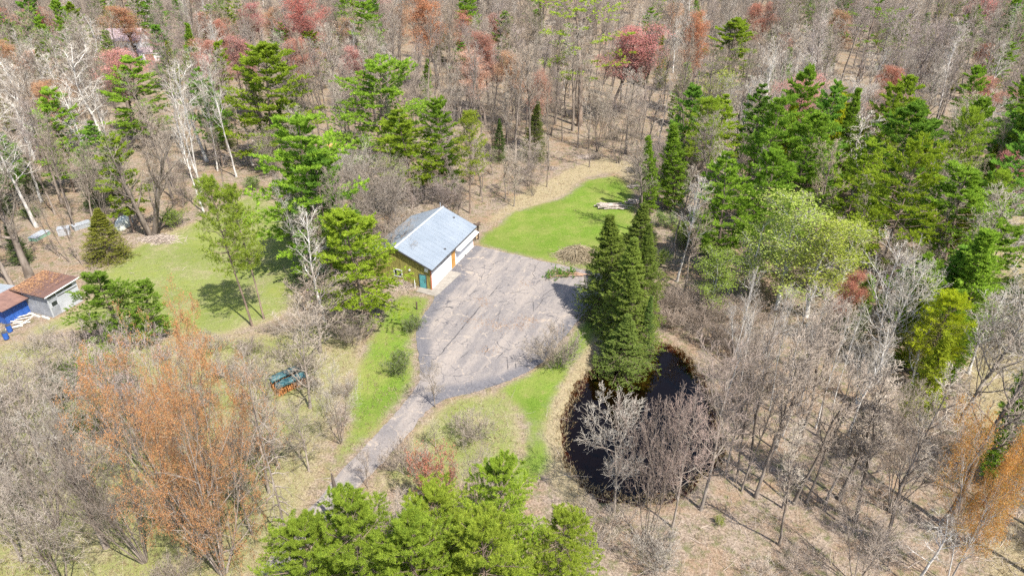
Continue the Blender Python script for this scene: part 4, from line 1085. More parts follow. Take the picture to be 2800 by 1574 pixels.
# roof sheets running front to back, ribs along x
nr = 5
for i in range(nr):
    y0, y1 = -.35 + (SD + .7) * i / nr + .006, -.35 + (SD + .7) * (i + 1) / nr - .006
    kk = 12; ys = np.linspace(y0, y1, kk + 1); hh = np.where(np.arange(kk + 1) % 2 == 0, 0, .03)
    V = np.concatenate([np.c_[np.full(kk + 1, -.35), ys, zr(-.35) + .06 + hh], np.c_[np.full(kk + 1, FW + .35), ys, zr(FW + .35) + .06 + hh]])
    F = [(j, kk + 1 + j, kk + 2 + j, j + 1) for j in range(kk)]
    V2 = [(-.35, y0, zr(-.35) + .02), (FW + .35, y0, zr(FW + .35) + .02), (FW + .35, y1, zr(FW + .35) + .02), (-.35, y1, zr(-.35) + .02)]
    MB().add(V, F).add(V2, [(3, 2, 1, 0)]).obj('roof_sheet', RUSTM, sh)
MB().add([(-.37, -.40, zr(-.37) - .02), (FW + .37, -.40, zr(FW + .37) - .02), (FW + .37, -.36, zr(FW + .37) - .02), (-.37, -.36, zr(-.37) - .02), (-.37, -.40, zr(-.37) + .12), (FW + .37, -.40, zr(FW + .37) + .12), (FW + .37, -.36, zr(FW + .37) + .12), (-.37, -.36, zr(-.37) + .12)],
         [(0,3,2,1),(4,5,6,7),(0,1,5,4),(1,2,6,5),(2,3,7,6),(3,0,4,7)]).obj('fascia', TRIMW, sh)
Ms = frame(S_A, SU)
def local_pts(M, L_): return np.array([tuple(M @ Vector(p)) for p in L_])
# leaves lying on the rear of the rusty roof, one drift
r = np.random.default_rng(91)
n = 800
lx = r.uniform(-.25, FW + .25, n); ly = SD + .2 - np.abs(r.normal(0, 1.9, n)); ok = (ly > .5); lx, ly = lx[ok], ly[ok]
C = local_pts(Ms, [(a, b, zr(a) + .115 + .02) for a, b in zip(lx, ly)]); n = len(C)
mb = MB(); a = r.uniform(0, 6.28, n); s = r.uniform(.06, .14, n)
e1 = np.c_[np.cos(a), np.sin(a), np.zeros(n)] * s[:, None]; e2 = np.c_[-np.sin(a), np.cos(a), np.zeros(n)] * s[:, None] * .7
mb.add(np.stack([C - e1, C - e2, C + e1, C + e2], 1), np.arange(n * 4).reshape(-1, 4), 0, False, np.repeat(r.random(n), 4))
tag(mb.obj('fallen_leaves', LEAFB), 'orange fallen leaves lying on the rusty shed roof', 'leaves', None, 'stuff')
# white stones edging the shed's near side
for i in range(7):
    p_ = local_pts(Ms, [(-.45 + .08 * math.sin(i * 2.1), .4 + i * .75, 0.0)])[0]
    o = bpy.data.objects.new('edging_block', None)
    rr_ = np.random.default_rng(300 + i)
    b_ = MB().box((-.28, -.13, -.05), (.28, .13, .16 + .04 * rr_.random())).obj('edging_block', plain('pale_stone', (.55, .53, .49), (.42, .4, .36), 3, .9) if i == 0 else bpy.data.materials['pale_stone'])
    b_.location = (p_[0], p_[1], 0); b_.rotation_euler = (0, 0, math.atan2(SV[1], SV[0]) + rr_.normal(0, .12))
    bpy.data.objects.remove(o)
    tag(b_, 'pale edging block in the row along the near wall of the grey shed', 'block', 'edging blocks along the grey shed')

# ------------------------------------------------------------------ blue shed at the left edge
BLUE = plain('blue_tarp', (0.02, 0.075, 0.30), (0.035, 0.11, 0.38), 1.2, .45, bump=.4)
GALV = plain('galvanised', (0.34, 0.38, 0.42), (0.42, 0.45, 0.47), .8, .4, .4)
BRNR = plain('brown_sheet', (0.14, 0.08, 0.065), (0.20, 0.115, 0.09), 1.2, .7)
b0 = gnd(22, 888)
bs = at_frame('blue_shed', b0, SU); tag(bs, 'blue walled lean-to with galvanised and rusty brown roof at the left edge', 'shed')
BL, BD_ = 3.4, 9.0
MB().box((0, 0, -.1), (BL, BD_, .05)).obj('floor_slab', CONC, bs)
for i in range(6):
    MB().box((BL * i / 6 + .01, 0, .05), (BL * (i + 1) / 6 - .01, .06, 2.3)).obj('wall_panel', BLUE, bs)
for i in range(10):
    MB().box((BL - .06, BD_ * i / 10 + .01, .05), (BL, BD_ * (i + 1) / 10 - .01, 2.35)).obj('wall_panel', BLUE, bs)
    MB().box((0, BD_ * i / 10 + .01, .05), (.06, BD_ * (i + 1) / 10 - .01, 2.3)).obj('wall_panel', BLUE, bs)
for s, mm in ((0, BRNR), (1, GALV)):
    for i in range(4):
        xa, xb = -.5 + (BL + 1.0) * i / 4 + .006, -.5 + (BL + 1.0) * (i + 1) / 4 - .006
        ya, yb, za, zb = (-.7, 2.2, 2.25, 3.0) if s == 0 else (2.2, BD_ + .3, 3.0, 2.4)
        V = [(xa, ya, za), (xb, ya, za), (xb, yb, zb), (xa, yb, zb), (xa, ya, za + .06), (xb, ya, za + .06), (xb, yb, zb + .06), (xa, yb, zb + .06)]
        MB().add(V, [(0,3,2,1),(4,5,6,7),(0,1,5,4),(1,2,6,5),(2,3,7,6),(3,0,4,7)]).obj('roof_sheet', mm, bs)
PALEW = plain('pale_boards', (.68, .64, .58), (.5, .46, .4), 3, .8)
for i, (px, py, ln, a, zz) in enumerate([(64, 872, 2.2, .5, .1), (70, 866, 1.8, .7, .22), (60, 884, 1.9, .3, .1), (52, 892, 1.6, .9, .15), (75, 878, 1.2, 1.3, .1), (48, 884, 1.4, .1, .3), (40, 897, 1.8, .6, .1)]):
    g0 = gnd(px, py)
    o = MB().box((-ln / 2, -.09, 0), (ln / 2, .09, .05)).obj('scrap_board', PALEW); o.location = (g0[0], g0[1], zz); o.rotation_euler = (0, .05, a)
    tag(o, 'pale scrap board lying in the heap before the blue shed', 'board', 'scrap boards before the blue shed')
for i, (px, py) in enumerate([(28, 905), (18, 925)]):
    g0 = gnd(px, py); P = np.array([[[0, 0, 0], [0, 0, .3], [0, 0, .6], [0, 0, .88]]]); o = MB().tubes(P, np.array([[.29, .3, .3, .29]]), 14, 0, None, True).obj('barrel', BLUE, None, (g0[0], g0[1], 0))
    MB().tubes(np.array([[[0, 0, .86], [0, 0, .9]]]), np.array([[.31, .31]]), 14, 0, None, True).obj('rim', TRIM, o)
    tag(o, ['blue barrel standing before the blue shed, upper one', 'blue barrel nearest the left edge below the blue shed'][i], 'barrel')

# ------------------------------------------------------------------ distant house
WALLW = plain('white_siding', (.78, .78, .77), (.72, .72, .71), 1, .6)
SHING = plain('mauve_shingles', (0.27, 0.21, 0.23), (0.34, 0.27, 0.29), 1.2, .85)
BRICK = plain('brick_chimney', (0.36, 0.16, 0.10), (0.28, 0.12, 0.08), 4, .85)
h0 = gnd(346, 168)
hs = empty('house', (h0[0], h0[1], 0), .12); tag(hs, 'distant white house with mauve shingle roof behind green conifers', 'house')
ez, rz_ = height_at(h0[1], 113), height_at(h0[1] + 6, 87)
ez = max(4.5, min(ez, 7.0)); rz_ = ez + 2.9
MB().box((-5, 0, -.2), (5, 9, ez)).obj('wall', WALLW, hs)
rfm = MB().add([(-5.5, -.6, ez - .1), (5.5, -.6, ez - .1), (5.5, 4.5, rz_), (-5.5, 4.5, rz_), (-5.5, 9.6, ez - .1), (5.5, 9.6, ez - .1), (-5.5, -.6, ez + .1), (5.5, -.6, ez + .1), (5.5, 4.5, rz_ + .2), (-5.5, 4.5, rz_ + .2), (-5.5, 9.6, ez + .1), (5.5, 9.6, ez + .1)],
    [(6, 7, 8, 9), (9, 8, 11, 10), (0, 3, 2, 1), (3, 4, 5, 2), (0, 1, 7, 6), (4, 10, 11, 5), (0, 6, 9, 3), (3, 9, 10, 4), (1, 2, 8, 7), (2, 5, 11, 8)]).obj('roof', SHING, hs)
for gx_ in (-5, 5):
    MB().add([(gx_, 0.02, ez), (gx_, 8.98, ez), (gx_, 4.5, rz_ - .05)], [(0, 2, 1) if gx_ < 0 else (0, 1, 2)]).obj('gable', WALLW, hs)
MB().box((-4.6, 5.2, rz_ - 1), (-3.8, 6.0, rz_ + 1.6)).obj('chimney', BRICK, rfm)
for x in (-3.6, 1, 3.6):
    for z in (.9, 3.4):
        if z + 1.3 > ez - .2: continue
        w_ = MB().box((x - .5, -.05, z), (x + .5, .02, z + 1.3)).obj('window', GLASS, hs)
        for x0, x1, z0, z1 in ((x - .6, x - .5, z - .1, z + 1.4), (x + .5, x + .6, z - .1, z + 1.4), (x - .5, x + .5, z + 1.3, z + 1.4), (x - .5, x + .5, z - .1, z), (x - .5, x + .5, z + .62, z + .68)):
            MB().box((x0, -.08, z0), (x1, .02, z1)).obj('window_frame', TRIMW, w_)
MB().box((-1.5, -.06, 0), (-.5, .02, 2.1)).obj('door', TEAL, hs)
o0 = gnd(412, 168)
ob = empty('outbuilding', (o0[0], o0[1], 0), .25); tag(ob, 'small pale outbuilding seen through branches right of the distant house', 'shed')
MB().box((-3, 0, -.1), (3, 4, 2.8)).obj('wall', WALLW, ob)
MB().add([(-3.3, -.3, 2.75), (3.3, -.3, 2.75), (3.3, 2, 4.0), (-3.3, 2, 4.0), (-3.3, 4.3, 2.75), (3.3, 4.3, 2.75)], [(0, 1, 2, 3), (3, 2, 5, 4), (0, 3, 4), (1, 5, 2)][:2]).add([(-3.0, 0, 2.8), (-3.0, 4, 2.8), (-3.0, 2, 3.95), (3.0, 0, 2.8), (3.0, 4, 2.8), (3.0, 2, 3.95)], [(0, 2, 1), (3, 4, 5)]).obj('roof', SHING, ob)
MB().box((-1.2, -.05, 0), (1.2, .02, 2.2)).obj('door', BRICK, ob)

# ------------------------------------------------------------------ timber, piles and yard things
LOGB = barkmat('log_bark', (0.42, 0.37, 0.33), (0.25, 0.21, 0.18), 3, False, (1, 1, 1))
LOGE = plain('log_end', (0.55, 0.42, 0.27), (0.45, 0.33, 0.2), 4, .8)
def logs(cx, cy, n, L_, rows, label, group, seed, ang=0.05, spread=1.0, rad=(.07, .14)):
    r = np.random.default_rng(seed)
    for i in range(n):
        lay = i % rows
        g0 = gnd(cx, cy) + np.array([r.normal(0, .5) * spread, r.uniform(-.9, .9) * (1 - lay / rows * .7) * spread])
        l = L_ * r.uniform(.6, 1.1); k = 5
        a = ang + r.normal(0, .16)
        rd_ = r.uniform(*rad)
        t = np.linspace(-.5, .5, k)
        P = np.stack([t * l, np.cumsum(r.normal(0, .04, k)), np.cumsum(r.normal(0, .02, k))], -1)[None]
        o = MB().tubes(P, np.linspace(rd_, rd_ * .65, k)[None], 7).obj('log', LOGB)
        e = MB()
        for s_, p_ in ((1, P[0, 0]), (-1, P[0, -1])):
            rr_ = rd_ if s_ == 1 else rd_ * .65
            an = np.arange(7) * 6.283 / 7
            V = np.c_[np.full(7, p_[0] - s_ * .004), p_[1] + rr_ * np.cos(an), p_[2] + rr_ * np.sin(an)]
            e.add(V, np.arange(7)[None] if s_ == -1 else np.arange(7)[None, ::-1])
        e.obj('cut_end', LOGE, o)
        o.location = (g0[0], g0[1], rd_ + lay * .17); o.rotation_euler = (0, r.normal(0, .06), a)
        tag(o, label, 'log', group)
logs(1672, 568, 26, 4.6, 4, 'weathered grey log in the large pile on the right lawn', 'logs in the large pile on the right lawn', 21, -.06)
logs(1735, 556, 12, 2.8, 4, 'weathered grey log in the short pile behind the spruce tops', 'logs in the short pile behind the spruces', 22, .05, .7)
logs(1745, 515, 14, 3.0, 3, 'dark log in the small heap at the top edge of the right lawn', 'logs in the small heap above the right lawn', 23, -.35, .8)

def stick_heap(name, px, py, rx, ry, hz, n, ln, mat, label, cat, seed, rad=.015, arch=.4, ang=None):
    r = np.random.default_rng(seed)
    g0 = gnd(px, py)
    a = r.uniform(0, 6.28, n) if ang is None else r.normal(ang, .45, n)
    u = r.normal(0, .5, (n, 2))
    d = np.hypot(u[:, 0], u[:, 1])
    z = hz * np.clip(1 - d * .8, .03, 1) * r.uniform(.2, 1, n)
    C = np.c_[u[:, 0] * rx, u[:, 1] * ry, z]
    l = ln * r.uniform(.5, 1.2, n)
    t = np.linspace(-.5, .5, 5)
    P = C[:, None] + np.stack([np.cos(a)[:, None] * l[:, None] * t, np.sin(a)[:, None] * l[:, None] * t, -arch * l[:, None] * (t ** 2)[None] * r.uniform(.3, 1.5, n)[:, None]], -1)
    P[..., 2] = np.maximum(P[..., 2], .02)
    o = MB().tubes(P, np.full((n, 5), rad) * r.uniform(.6, 1.4, (n, 1)), 3, 0, r.random(n)).obj(name, mat, None, (g0[0], g0[1], ground_z(*g0)))
    return tag(o, label, cat)
STRAW = foliage('straw', (0.17, 0.135, 0.085), (0.40, 0.335, 0.23), .1)
STICK = foliage('sticks', (0.26, 0.21, 0.17), (0.48, 0.41, 0.35), .0)
stick_heap('brush_pile', 1580, 700, 2.5, 2.0, 2.0, 1500, 2.4, STRAW, 'rounded heap of dry pale brush beside the spruces on the right lawn', 'brush pile', 31, .022, .6)
stick_heap('brush_pile', 1110, 775, 2.2, 1.3, 1.0, 500, 1.8, STICK, 'tangled grey branches against the olive gable wall', 'brush pile', 32, .02)
stick_heap('brush_pile', 1508, 402+60, 1.2, .8, .7, 160, 1.4, STICK, 'small dark stick heap in the dry grass beyond the garage', 'brush pile', 33, .025)
stick_heap('brush_pile', 430, 655, 3.0, 1.2, .7, 360, 2.6, STICK, 'broken limbs lying at the foot of the storm broken tree', 'brush pile', 34, .035)
stick_heap('brush_pile', 1800, 505, 2.4, 1.6, .8, 300, 2.4, STICK, 'fallen limbs under the dead grey tree by the lawn', 'brush pile', 35, .03)
stick_heap('brush_pile', 1610, 430, 2.0, .9, .5, 200, 2.4, STICK, 'dark branch litter under the straight grey stems beyond the lawn', 'brush pile', 36, .03)

# fallen pine bough on the court
r = np.random.default_rng(44)
A0, A1 = gnd(1625, 758), gnd(1478, 748)
fb = empty('fallen_bough', (A0[0], A0[1], .05)); tag(fb, 'broken pine bough with green needles lying across the upper edge of the court', 'branch')
dv = A1 - A0; Lb = np.linalg.norm(dv); dv = dv / Lb; nvv = np.array([-dv[1], dv[0]])
def ribpath(o, d, l, n=6, z0=.15): 
    t = np.linspace(0, 1, n); return np.c_[(np.array(o)[None] + np.outer(t * l, d)) + r.normal(0, .05, (n, 2)), z0 + .25 * np.sin(t * 3.1) * r.uniform(.3, 1)]
LIMB = plain('peeled_limb', (.44, .27, .17), (.32, .2, .13), 3, .8)
Ps = np.stack([ribpath((0, 0), dv, Lb * .75), ribpath((0, 0), nrm(dv + nvv * -.12), Lb * .7), ribpath(dv * 1.5, nrm(dv + nvv * .25), Lb * .6)])
MB().tubes(Ps, np.linspace(.11, .03, 6)[None] * np.array([1, .8, .7])[:, None], 7, 0, None, True).obj('limb', LIMB, fb)
S = Ps[:, 2:].reshape(-1, 3); S = np.repeat(S, 14, 0)
D = np.c_[dv[0] * .8 + r.normal(0, .5, len(S)), dv[1] * .8 + r.normal(0, .5, len(S)), r.normal(.15, .2, len(S))]
Pb, Qb = grow(r, S, nrm(D), r.uniform(.5, 1.5, len(S)), np.full(len(S), .014), np.full(len(S), .007), 3, .12, 0)
Pb[..., 2] = np.maximum(Pb[..., 2], .04)
MB().tubes(Pb, Qb, 3).obj('twigs', LIMB, fb)
C = np.concatenate([Pb[::2, 3], Pb[::2, 2], Pb[::3, 3]]); C = C[(C @ np.array([dv[0], dv[1], 0])) > Lb * .35]; n = len(C); C = np.repeat(C, 16, 0)
mb = MB(); Dn = nrm(r.normal(0, 1, (len(C), 3)) + np.array([dv[0], dv[1], .5])); cards(mb, r, C, Dn, r.uniform(.18, .3, len(C)), r.uniform(.04, .07, len(C)), r.random(len(C)))
o = mb.obj('needles', PINE, fb); o.color = (.62, .85, .95, 1)

# stacked firewood under a teal tarp, lower left
SPLIT = foliage('split_wood', (0.42, 0.17, 0.06), (0.62, 0.30, 0.12), .0)
w0 = gnd(800, 1062)
st = at_frame('firewood_stack', w0, np.array([.75, .66])); st.scale = (1.15, 1.15, 1.1); tag(st, 'rust orange firewood stack under the bare tree, lower left', 'firewood')
r = np.random.default_rng(66)
n = 0
for row in range(2):
    for i in range(13):
        for k in range(6):
            rad = r.uniform(.075, .1)
            y = row * 1.25; x = -1.35 + i * .21 + r.normal(0, .015); z = .1 + k * .18
            P = np.array([[[x, y - .28, z], [x, y + .28, z]]]) + r.normal(0, .01, (1, 2, 3))
            MB().tubes(P, np.full((1, 2), rad), 6, 0, np.array([r.random()]), True).obj('billet', SPLIT, st)
TARP = plain('teal_tarp', (0.03, 0.09, 0.10), (0.06, 0.14, 0.15), 2, .5, bump=.4)
for j, (row, lab) in enumerate(((0, 'teal tarp draped over the near row of the firewood stack'), (1, 'teal tarp draped over the far row of the firewood stack'))):
    gxx, gyy = np.meshgrid(np.linspace(-1.5, 1.5, 14), np.linspace(-.45, .45, 8))
    zz = 1.27 - .1 * np.abs(gxx) ** 2 * .4 - .22 * (np.abs(gyy) > .4) - .12 * (np.abs(gxx) > 1.4) + r.normal(0, .03, gxx.shape)
    ii = np.arange(gxx.size).reshape(gxx.shape)
    Fq = np.stack([ii[:-1, :-1], ii[:-1, 1:], ii[1:, 1:], ii[1:, :-1]], -1).reshape(-1, 4)
    o = MB().add(np.stack([gxx, gyy + row * 1.25, zz], -1), Fq, 0, True).obj('tarp', TARP)
    sm = o.modifiers.new('thick', 'SOLIDIFY'); sm.thickness = .02
    o.location = (w0[0], w0[1], 0); o.scale = (1.15, 1.15, 1.1); o.rotation_euler = (0, 0, math.atan2(.66, .75))
    tag(o, lab, 'tarp')

# split wood heap, timber fence panel and dark tarp by the tall pine
r = np.random.default_rng(70)
g0 = gnd(868, 795); n = 330
u = r.normal(0, .45, (n, 2)); C = np.c_[g0 + u * np.array([2.2, 2.0]), .06 + .8 * np.clip(1 - np.hypot(u[:, 0], u[:, 1]), 0, 1) * r.random(n)]
d = nrm(r.normal(0, 1, (n, 3)) * np.array([1, 1, .35])) * .2
mb = MB(); mb.tubes(np.stack([C - d, C + d], 1), np.full((n, 2), .07), 5, 0, r.random(n), True)
tag(mb.obj('split_wood', foliage('pale_split_wood', (0.42, 0.30, 0.22), (0.66, 0.52, 0.42), .0)), 'loose heap of pale split wood under the tall broad pine', 'firewood', None, 'stuff')
g0 = gnd(838, 858); g1 = gnd(868, 826)
fu = nrm(g1 - g0); fl = float(np.linalg.norm(g1 - g0))
fe = at_frame('fence_panel', g0, fu); tag(fe, 'light timber fence panel below the leaning grey birch', 'fence')
for k in range(11): MB().box((fl * k / 11 + .01, -.02, .05), (fl * (k + 1) / 11 - .03, .02, 1.45)).obj('slat', WOODT, fe)
for z in (.35, 1.1): MB().box((0, .02, z), (fl, .07, z + .1)).obj('rail_or_gap', WOODT, fe)
NAVY = plain('navy_tarp', (0.02, 0.03, 0.07), (0.035, 0.05, 0.10), 2, .4, bump=.5)
def lump(name, px, py, sx, sy, sz, mat, label, cat, seed):
    r = np.random.default_rng(seed)
    n, m = 14, 7
    V = []
    for j in range(m + 1):
        for i in range(n):
            a = i * 6.283 / n; b = j / m * math.pi / 2
            k = 1 + r.normal(0, .07)
            V.append((sx * math.cos(a) * math.cos(b) ** .6 * k, sy * math.sin(a) * math.cos(b) ** .6 * k, sz * math.sin(b) ** .7 * (1 + r.normal(0, .05))))
    F = [(j * n + i, j * n + (i + 1) % n, (j + 1) * n + (i + 1) % n, (j + 1) * n + i) for j in range(m) for i in range(n)]
    g0 = gnd(px, py)
    o = MB().add(V, F, 0, True).obj(name, mat, None, (g0[0], g0[1], ground_z(*g0) - .03))
    return tag(o, label, cat)
lump('tarp_heap', 905, 785, .9, .8, 1.0, NAVY, 'dark navy tarp thrown over a heap by the tall broad pine', 'tarp', 3)
DIRT = plain('orange_dirt', (.50, .23, .11), (.58, .30, .16), 2, .9)
lump('dirt_mound', 920, 400, 2.2, 1.0, .5, DIRT, 'orange dirt mound in the woods behind the round pine', 'mound', 4)
WTARP = plain('white_tarp', (.70, .72, .66), (.5, .53, .46), 2, .5, bump=.5)
lump('covered_junk', 340, 618, 1.0, 2.0, 1.5, WTARP, 'pale tarp covered shape beside the storm broken tree', 'tarp', 5)  # white tarp lying over junk in the woods
SILV = plain('silver_scrap', (.45, .48, .52), (.6, .62, .66), 2, .35, .5)
for i, (px, py, sx, sy, sz, lab) in enumerate([(178, 640, .8, .6, 1.1, 'silver scrap box in the yard behind the sparse young spruce'), (225, 622, 1.3, .6, .7, 'long grey scrap trough in the woods left of the pale tarp'), (110, 650, 1.4, .7, .6, 'low green grey scrap tank behind the thick grey tree')]):
    g0 = gnd(px, py); o = empty('scrap_box', (g0[0], g0[1], 0), .4 + i * .5); tag(o, lab, 'scrap')
    mm = [SILV, GALV, plain('green_metal', (.16, .28, .2), (.22, .34, .25), 2, .5)][i]
    MB().box((-sx, -sy, 0), (sx, sy, sz)).obj('body', mm, o)
    MB().box((-sx - .05, -sy - .05, sz), (sx + .05, sy + .05, sz + .06)).obj('lid', SILV, o)
    for xx in (-sx + .1, sx - .2): MB().box((xx, -sy - .03, .1), (xx + .1, -sy, sz - .05)).obj('rib', SILV, o)

# posts and stump
g0 = gnd(1140, 846); po = MB().tubes(np.array([[[0, 0, -.1], [0, 0, .6], [.02, 0, 1.15]]]), np.array([[.1, .1, .09]]), 8, 0, None, True).obj('post', WOODD, None, (g0[0], g0[1], 0)); po.name = 'wooden_post'; tag(po, 'short dark wooden post in the grass left of the court', 'post')
g0 = gnd(1135, 787); po = empty('pipe_post', (g0[0], g0[1], 0)); tag(po, 'white pipe post beside the teal door', 'post')
MB().tubes(np.array([[[0, 0, -.1], [0, 0, .7], [0, 0, 1.4]]]), np.full((1, 3), .05), 8, 0, None, True).obj('pipe', TRIMW, po)
MB().tubes(np.array([[[0, 0, .35], [.12, -.1, .6], [.16, -.14, .8]]]), np.full((1, 3), .035), 6, 0, None, True).obj('branch_pipe', TRIMW, po)
g0 = gnd(938, 1470); sh_ = height_at(g0[1], 1292)
sn = empty('broken_snag', (g0[0], g0[1], -.05)); tag(sn, 'broken dark dead trunk rising from the bottom pines beside the drive', 'dead tree')
MB().tubes(np.array([[[0, 0, 0], [.05, 0, sh_ * .3], [-.02, .05, sh_ * .6], [.04, .02, sh_ * .85], [.0, 0, sh_]]]), np.array([[.26, .2, .18, .15, .06]]), 9, 0, None, True).obj('trunk', BARKD, sn)
for k, (dx, dy, z) in enumerate(((.4, .1, sh_ - .6), (-1.3, -.3, sh_ - .5), (-1.0, .3, sh_ - 1.1), (.8, -.2, sh_ - 1.8))):
    MB().tubes(np.array([[[0, 0, z], [dx * .5, dy * .5, z + .15], [dx, dy, z + .12]]]), np.array([[.04, .022, .01]]), 5).obj('limb', BARK, sn)

# ------------------------------------------------------------------ woodland fill: every tree its own object
CLEAR = [DRIVE, POND, LAWN_R, LAWN_L, STRIP_L, PATH_G, GARAGE, SHED, EDGE_G, HOUSEYARD]
BUILD_PTS = [(b0[0], b0[1], 6), (b0[0] - 4, b0[1] + 5, 5), (h0[0], h0[1] + 3, 13), (o0[0], o0[1], 6)]
VIEWGAP = [poly([(1180, 560), (1330, 600), (1420, 560), (1560, 470), (1700, 450), (1740, 520), (1480, 600), (1320, 680)]),      # open dry grass before the lawn
           poly([(100, 640), (250, 640), (385, 660), (262, 760), (235, 830), (60, 830), (60, 760)]),
           poly([(1340, 1240), (1700, 1380), (1950, 1400), (2100, 1400), (2160, 1574), (1300, 1600)]),
           poly([(1000, 1080), (1560, 1050), (1560, 1340), (900, 1420)]), poly([(2680, 620), (2900, 560), (2900, 1240), (2700, 1220)])]
FR_ = np.random.default_rng(2024)
def region(px, py):
    if py < 470:
        if px < 620: return 'in the far woods around the distant house', 'UL'
        if px < 1150: return 'in the deep woods behind the garage', 'UC'
        if px < 1800: return 'in the deep woods beyond the right lawn', 'UC'
        if px < 2320: return 'in the far woods left of the tall dark open pine', 'UR'
        return 'in the far woods at the upper right', 'UR'
    if px < 560 and py < 760: return 'in the dim woods behind the left lawn', 'ML'
    if px < 1000 and py < 900: return 'among the pines behind the left lawn', 'ML'
    if px < 1100: return 'in the brushy ground at the lower left', 'LL'
    if 860 < py < 1170 and px > 1960: return 'in the pale grove between pond and evergreens', 'LU'
    if py > 900 and px > 1750: return 'in the bare grove right of the pond', 'LR'
    if px > 1750 and py <= 900: return 'in the evergreen thicket right of the spruces', 'MR'
    return 'at the wood edge behind the garage', 'MC'
MIX = {  # kind: share
 'UL': [('forest', .42), ('birch', .18), ('maple', .06), ('pine', .08), ('cedar', .06), ('fan', .12), ('slender', .08)],
 'UC': [('forest', .48), ('slender', .15), ('fan', .08), ('maple', .06), ('pine', .04), ('spruce', .04), ('birch', .04), ('shrub', .11)],
 'UR': [('forest', .48), ('fan', .12), ('birchfan', .12), ('birch', .08), ('pine', .07), ('cedar', .07), ('maple', .05), ('leafshrub', .07)],
 'ML': [('forest', .48), ('fan', .16), ('pine', .16), ('birch', .12), ('spruce', .08), ('leafshrub', .10)],
 'MC': [('fan', .35), ('slender', .35), ('open', .2), ('spruce', .1)],
 'MR': [('forest', .16), ('slender', .16), ('pine', .27), ('cedar', .15), ('birch', .07), ('aspen', .04), ('fan', .08), ('shrub', .04), ('leafshrub', .08)],
 'LR': [('slender', .50), ('fan', .10), ('forest', .06), ('cedar', .05), ('budshrub', .05), ('shrub', .12)],
 'LU': [('slender', .30), ('birch', .16), ('cedar', .18), ('pine', .12), ('aspen', .12), ('fan', .04), ('budshrub', .05), ('leafshrub', .03)],
 'LL': [('open', .46), ('fan', .16), ('shrub', .33), ('leafshrub', .05)]}
TINTS = {'forest': [('pale grey', (1.22, 1.2, 1.16)), ('grey brown', (1.02, .95, .88)), ('mauve grey', (1.05, .97, 1.0)), ('tan', (1.15, 1.02, .88))],
 'slender': [('grey', (1.2, 1.14, 1.06)), ('brown', (1.05, .93, .85)), ('pale', (1.4, 1.36, 1.28))], 'fan': [('grey', (1.12, 1.06, 1.03)), ('mauve', (1.05, .95, .98))], 'open': [('grey', (1.15, 1.1, 1.05)), ('tan', (1.1, 1.0, .9))],
 'birch': [('white', (1.45, 1.44, 1.4))], 'birchfan': [('white', (1.42, 1.41, 1.38))], 'maple': [('salmon', (1.2, 1.2, 1.15)), ('rose', (1.2, 1.0, 1.1)), ('rusty', (1.15, 1.1, .85)), ('red', (1.2, .95, .9))],
 'pine': [('fresh green', FR), ('yellow green', YG), ('blue green', BG)], 'spruce': [('dark', (.95, .95, .9)), ('blue green', (.85, 1.0, 1.3))], 'cedar': [('green', FR), ('olive', (1.25, 1.0, .7))],
 'aspen': [('lime', (1, 1, .9))], 'leafshrub': [('dull green', (.5, .62, .5)), ('yellow green', (.75, .85, .6))], 'shrub': [('grey', (1.1, 1.05, 1.0)), ('brown', (.95, .86, .8))], 'budshrub': [('red', RED)]}
NOUN = {'forest': 'bare tree', 'slender': 'slender bare tree', 'fan': 'multistem tree', 'open': 'small bare tree', 'birch': 'birch', 'birchfan': 'bushy birch', 'maple': 'budding maple', 'pine': 'pine', 'spruce': 'spruce',
 'cedar': 'narrow conifer', 'aspen': 'leafing aspen', 'shrub': 'shrub', 'budshrub': 'budding shrub', 'leafshrub': 'leafy shrub'}
SIZE = {'forest': (17, 24, 6.5), 'slender': (13, 19, 4.6), 'fan': (11, 17, 8), 'open': (7, 12.5, 7), 'birch': (14, 20, 6), 'birchfan': (9, 14, 7), 'maple': (13, 19, 9.5), 'pine': (14, 23, 8.0), 'spruce': (6, 13, 4.2), 'cedar': (9, 15, 3.6), 'aspen': (11, 16, 5), 'shrub': (1.2, 2.8, 3.4), 'budshrub': (3, 5, 3), 'leafshrub': (1.6, 3.6, 3.4)}
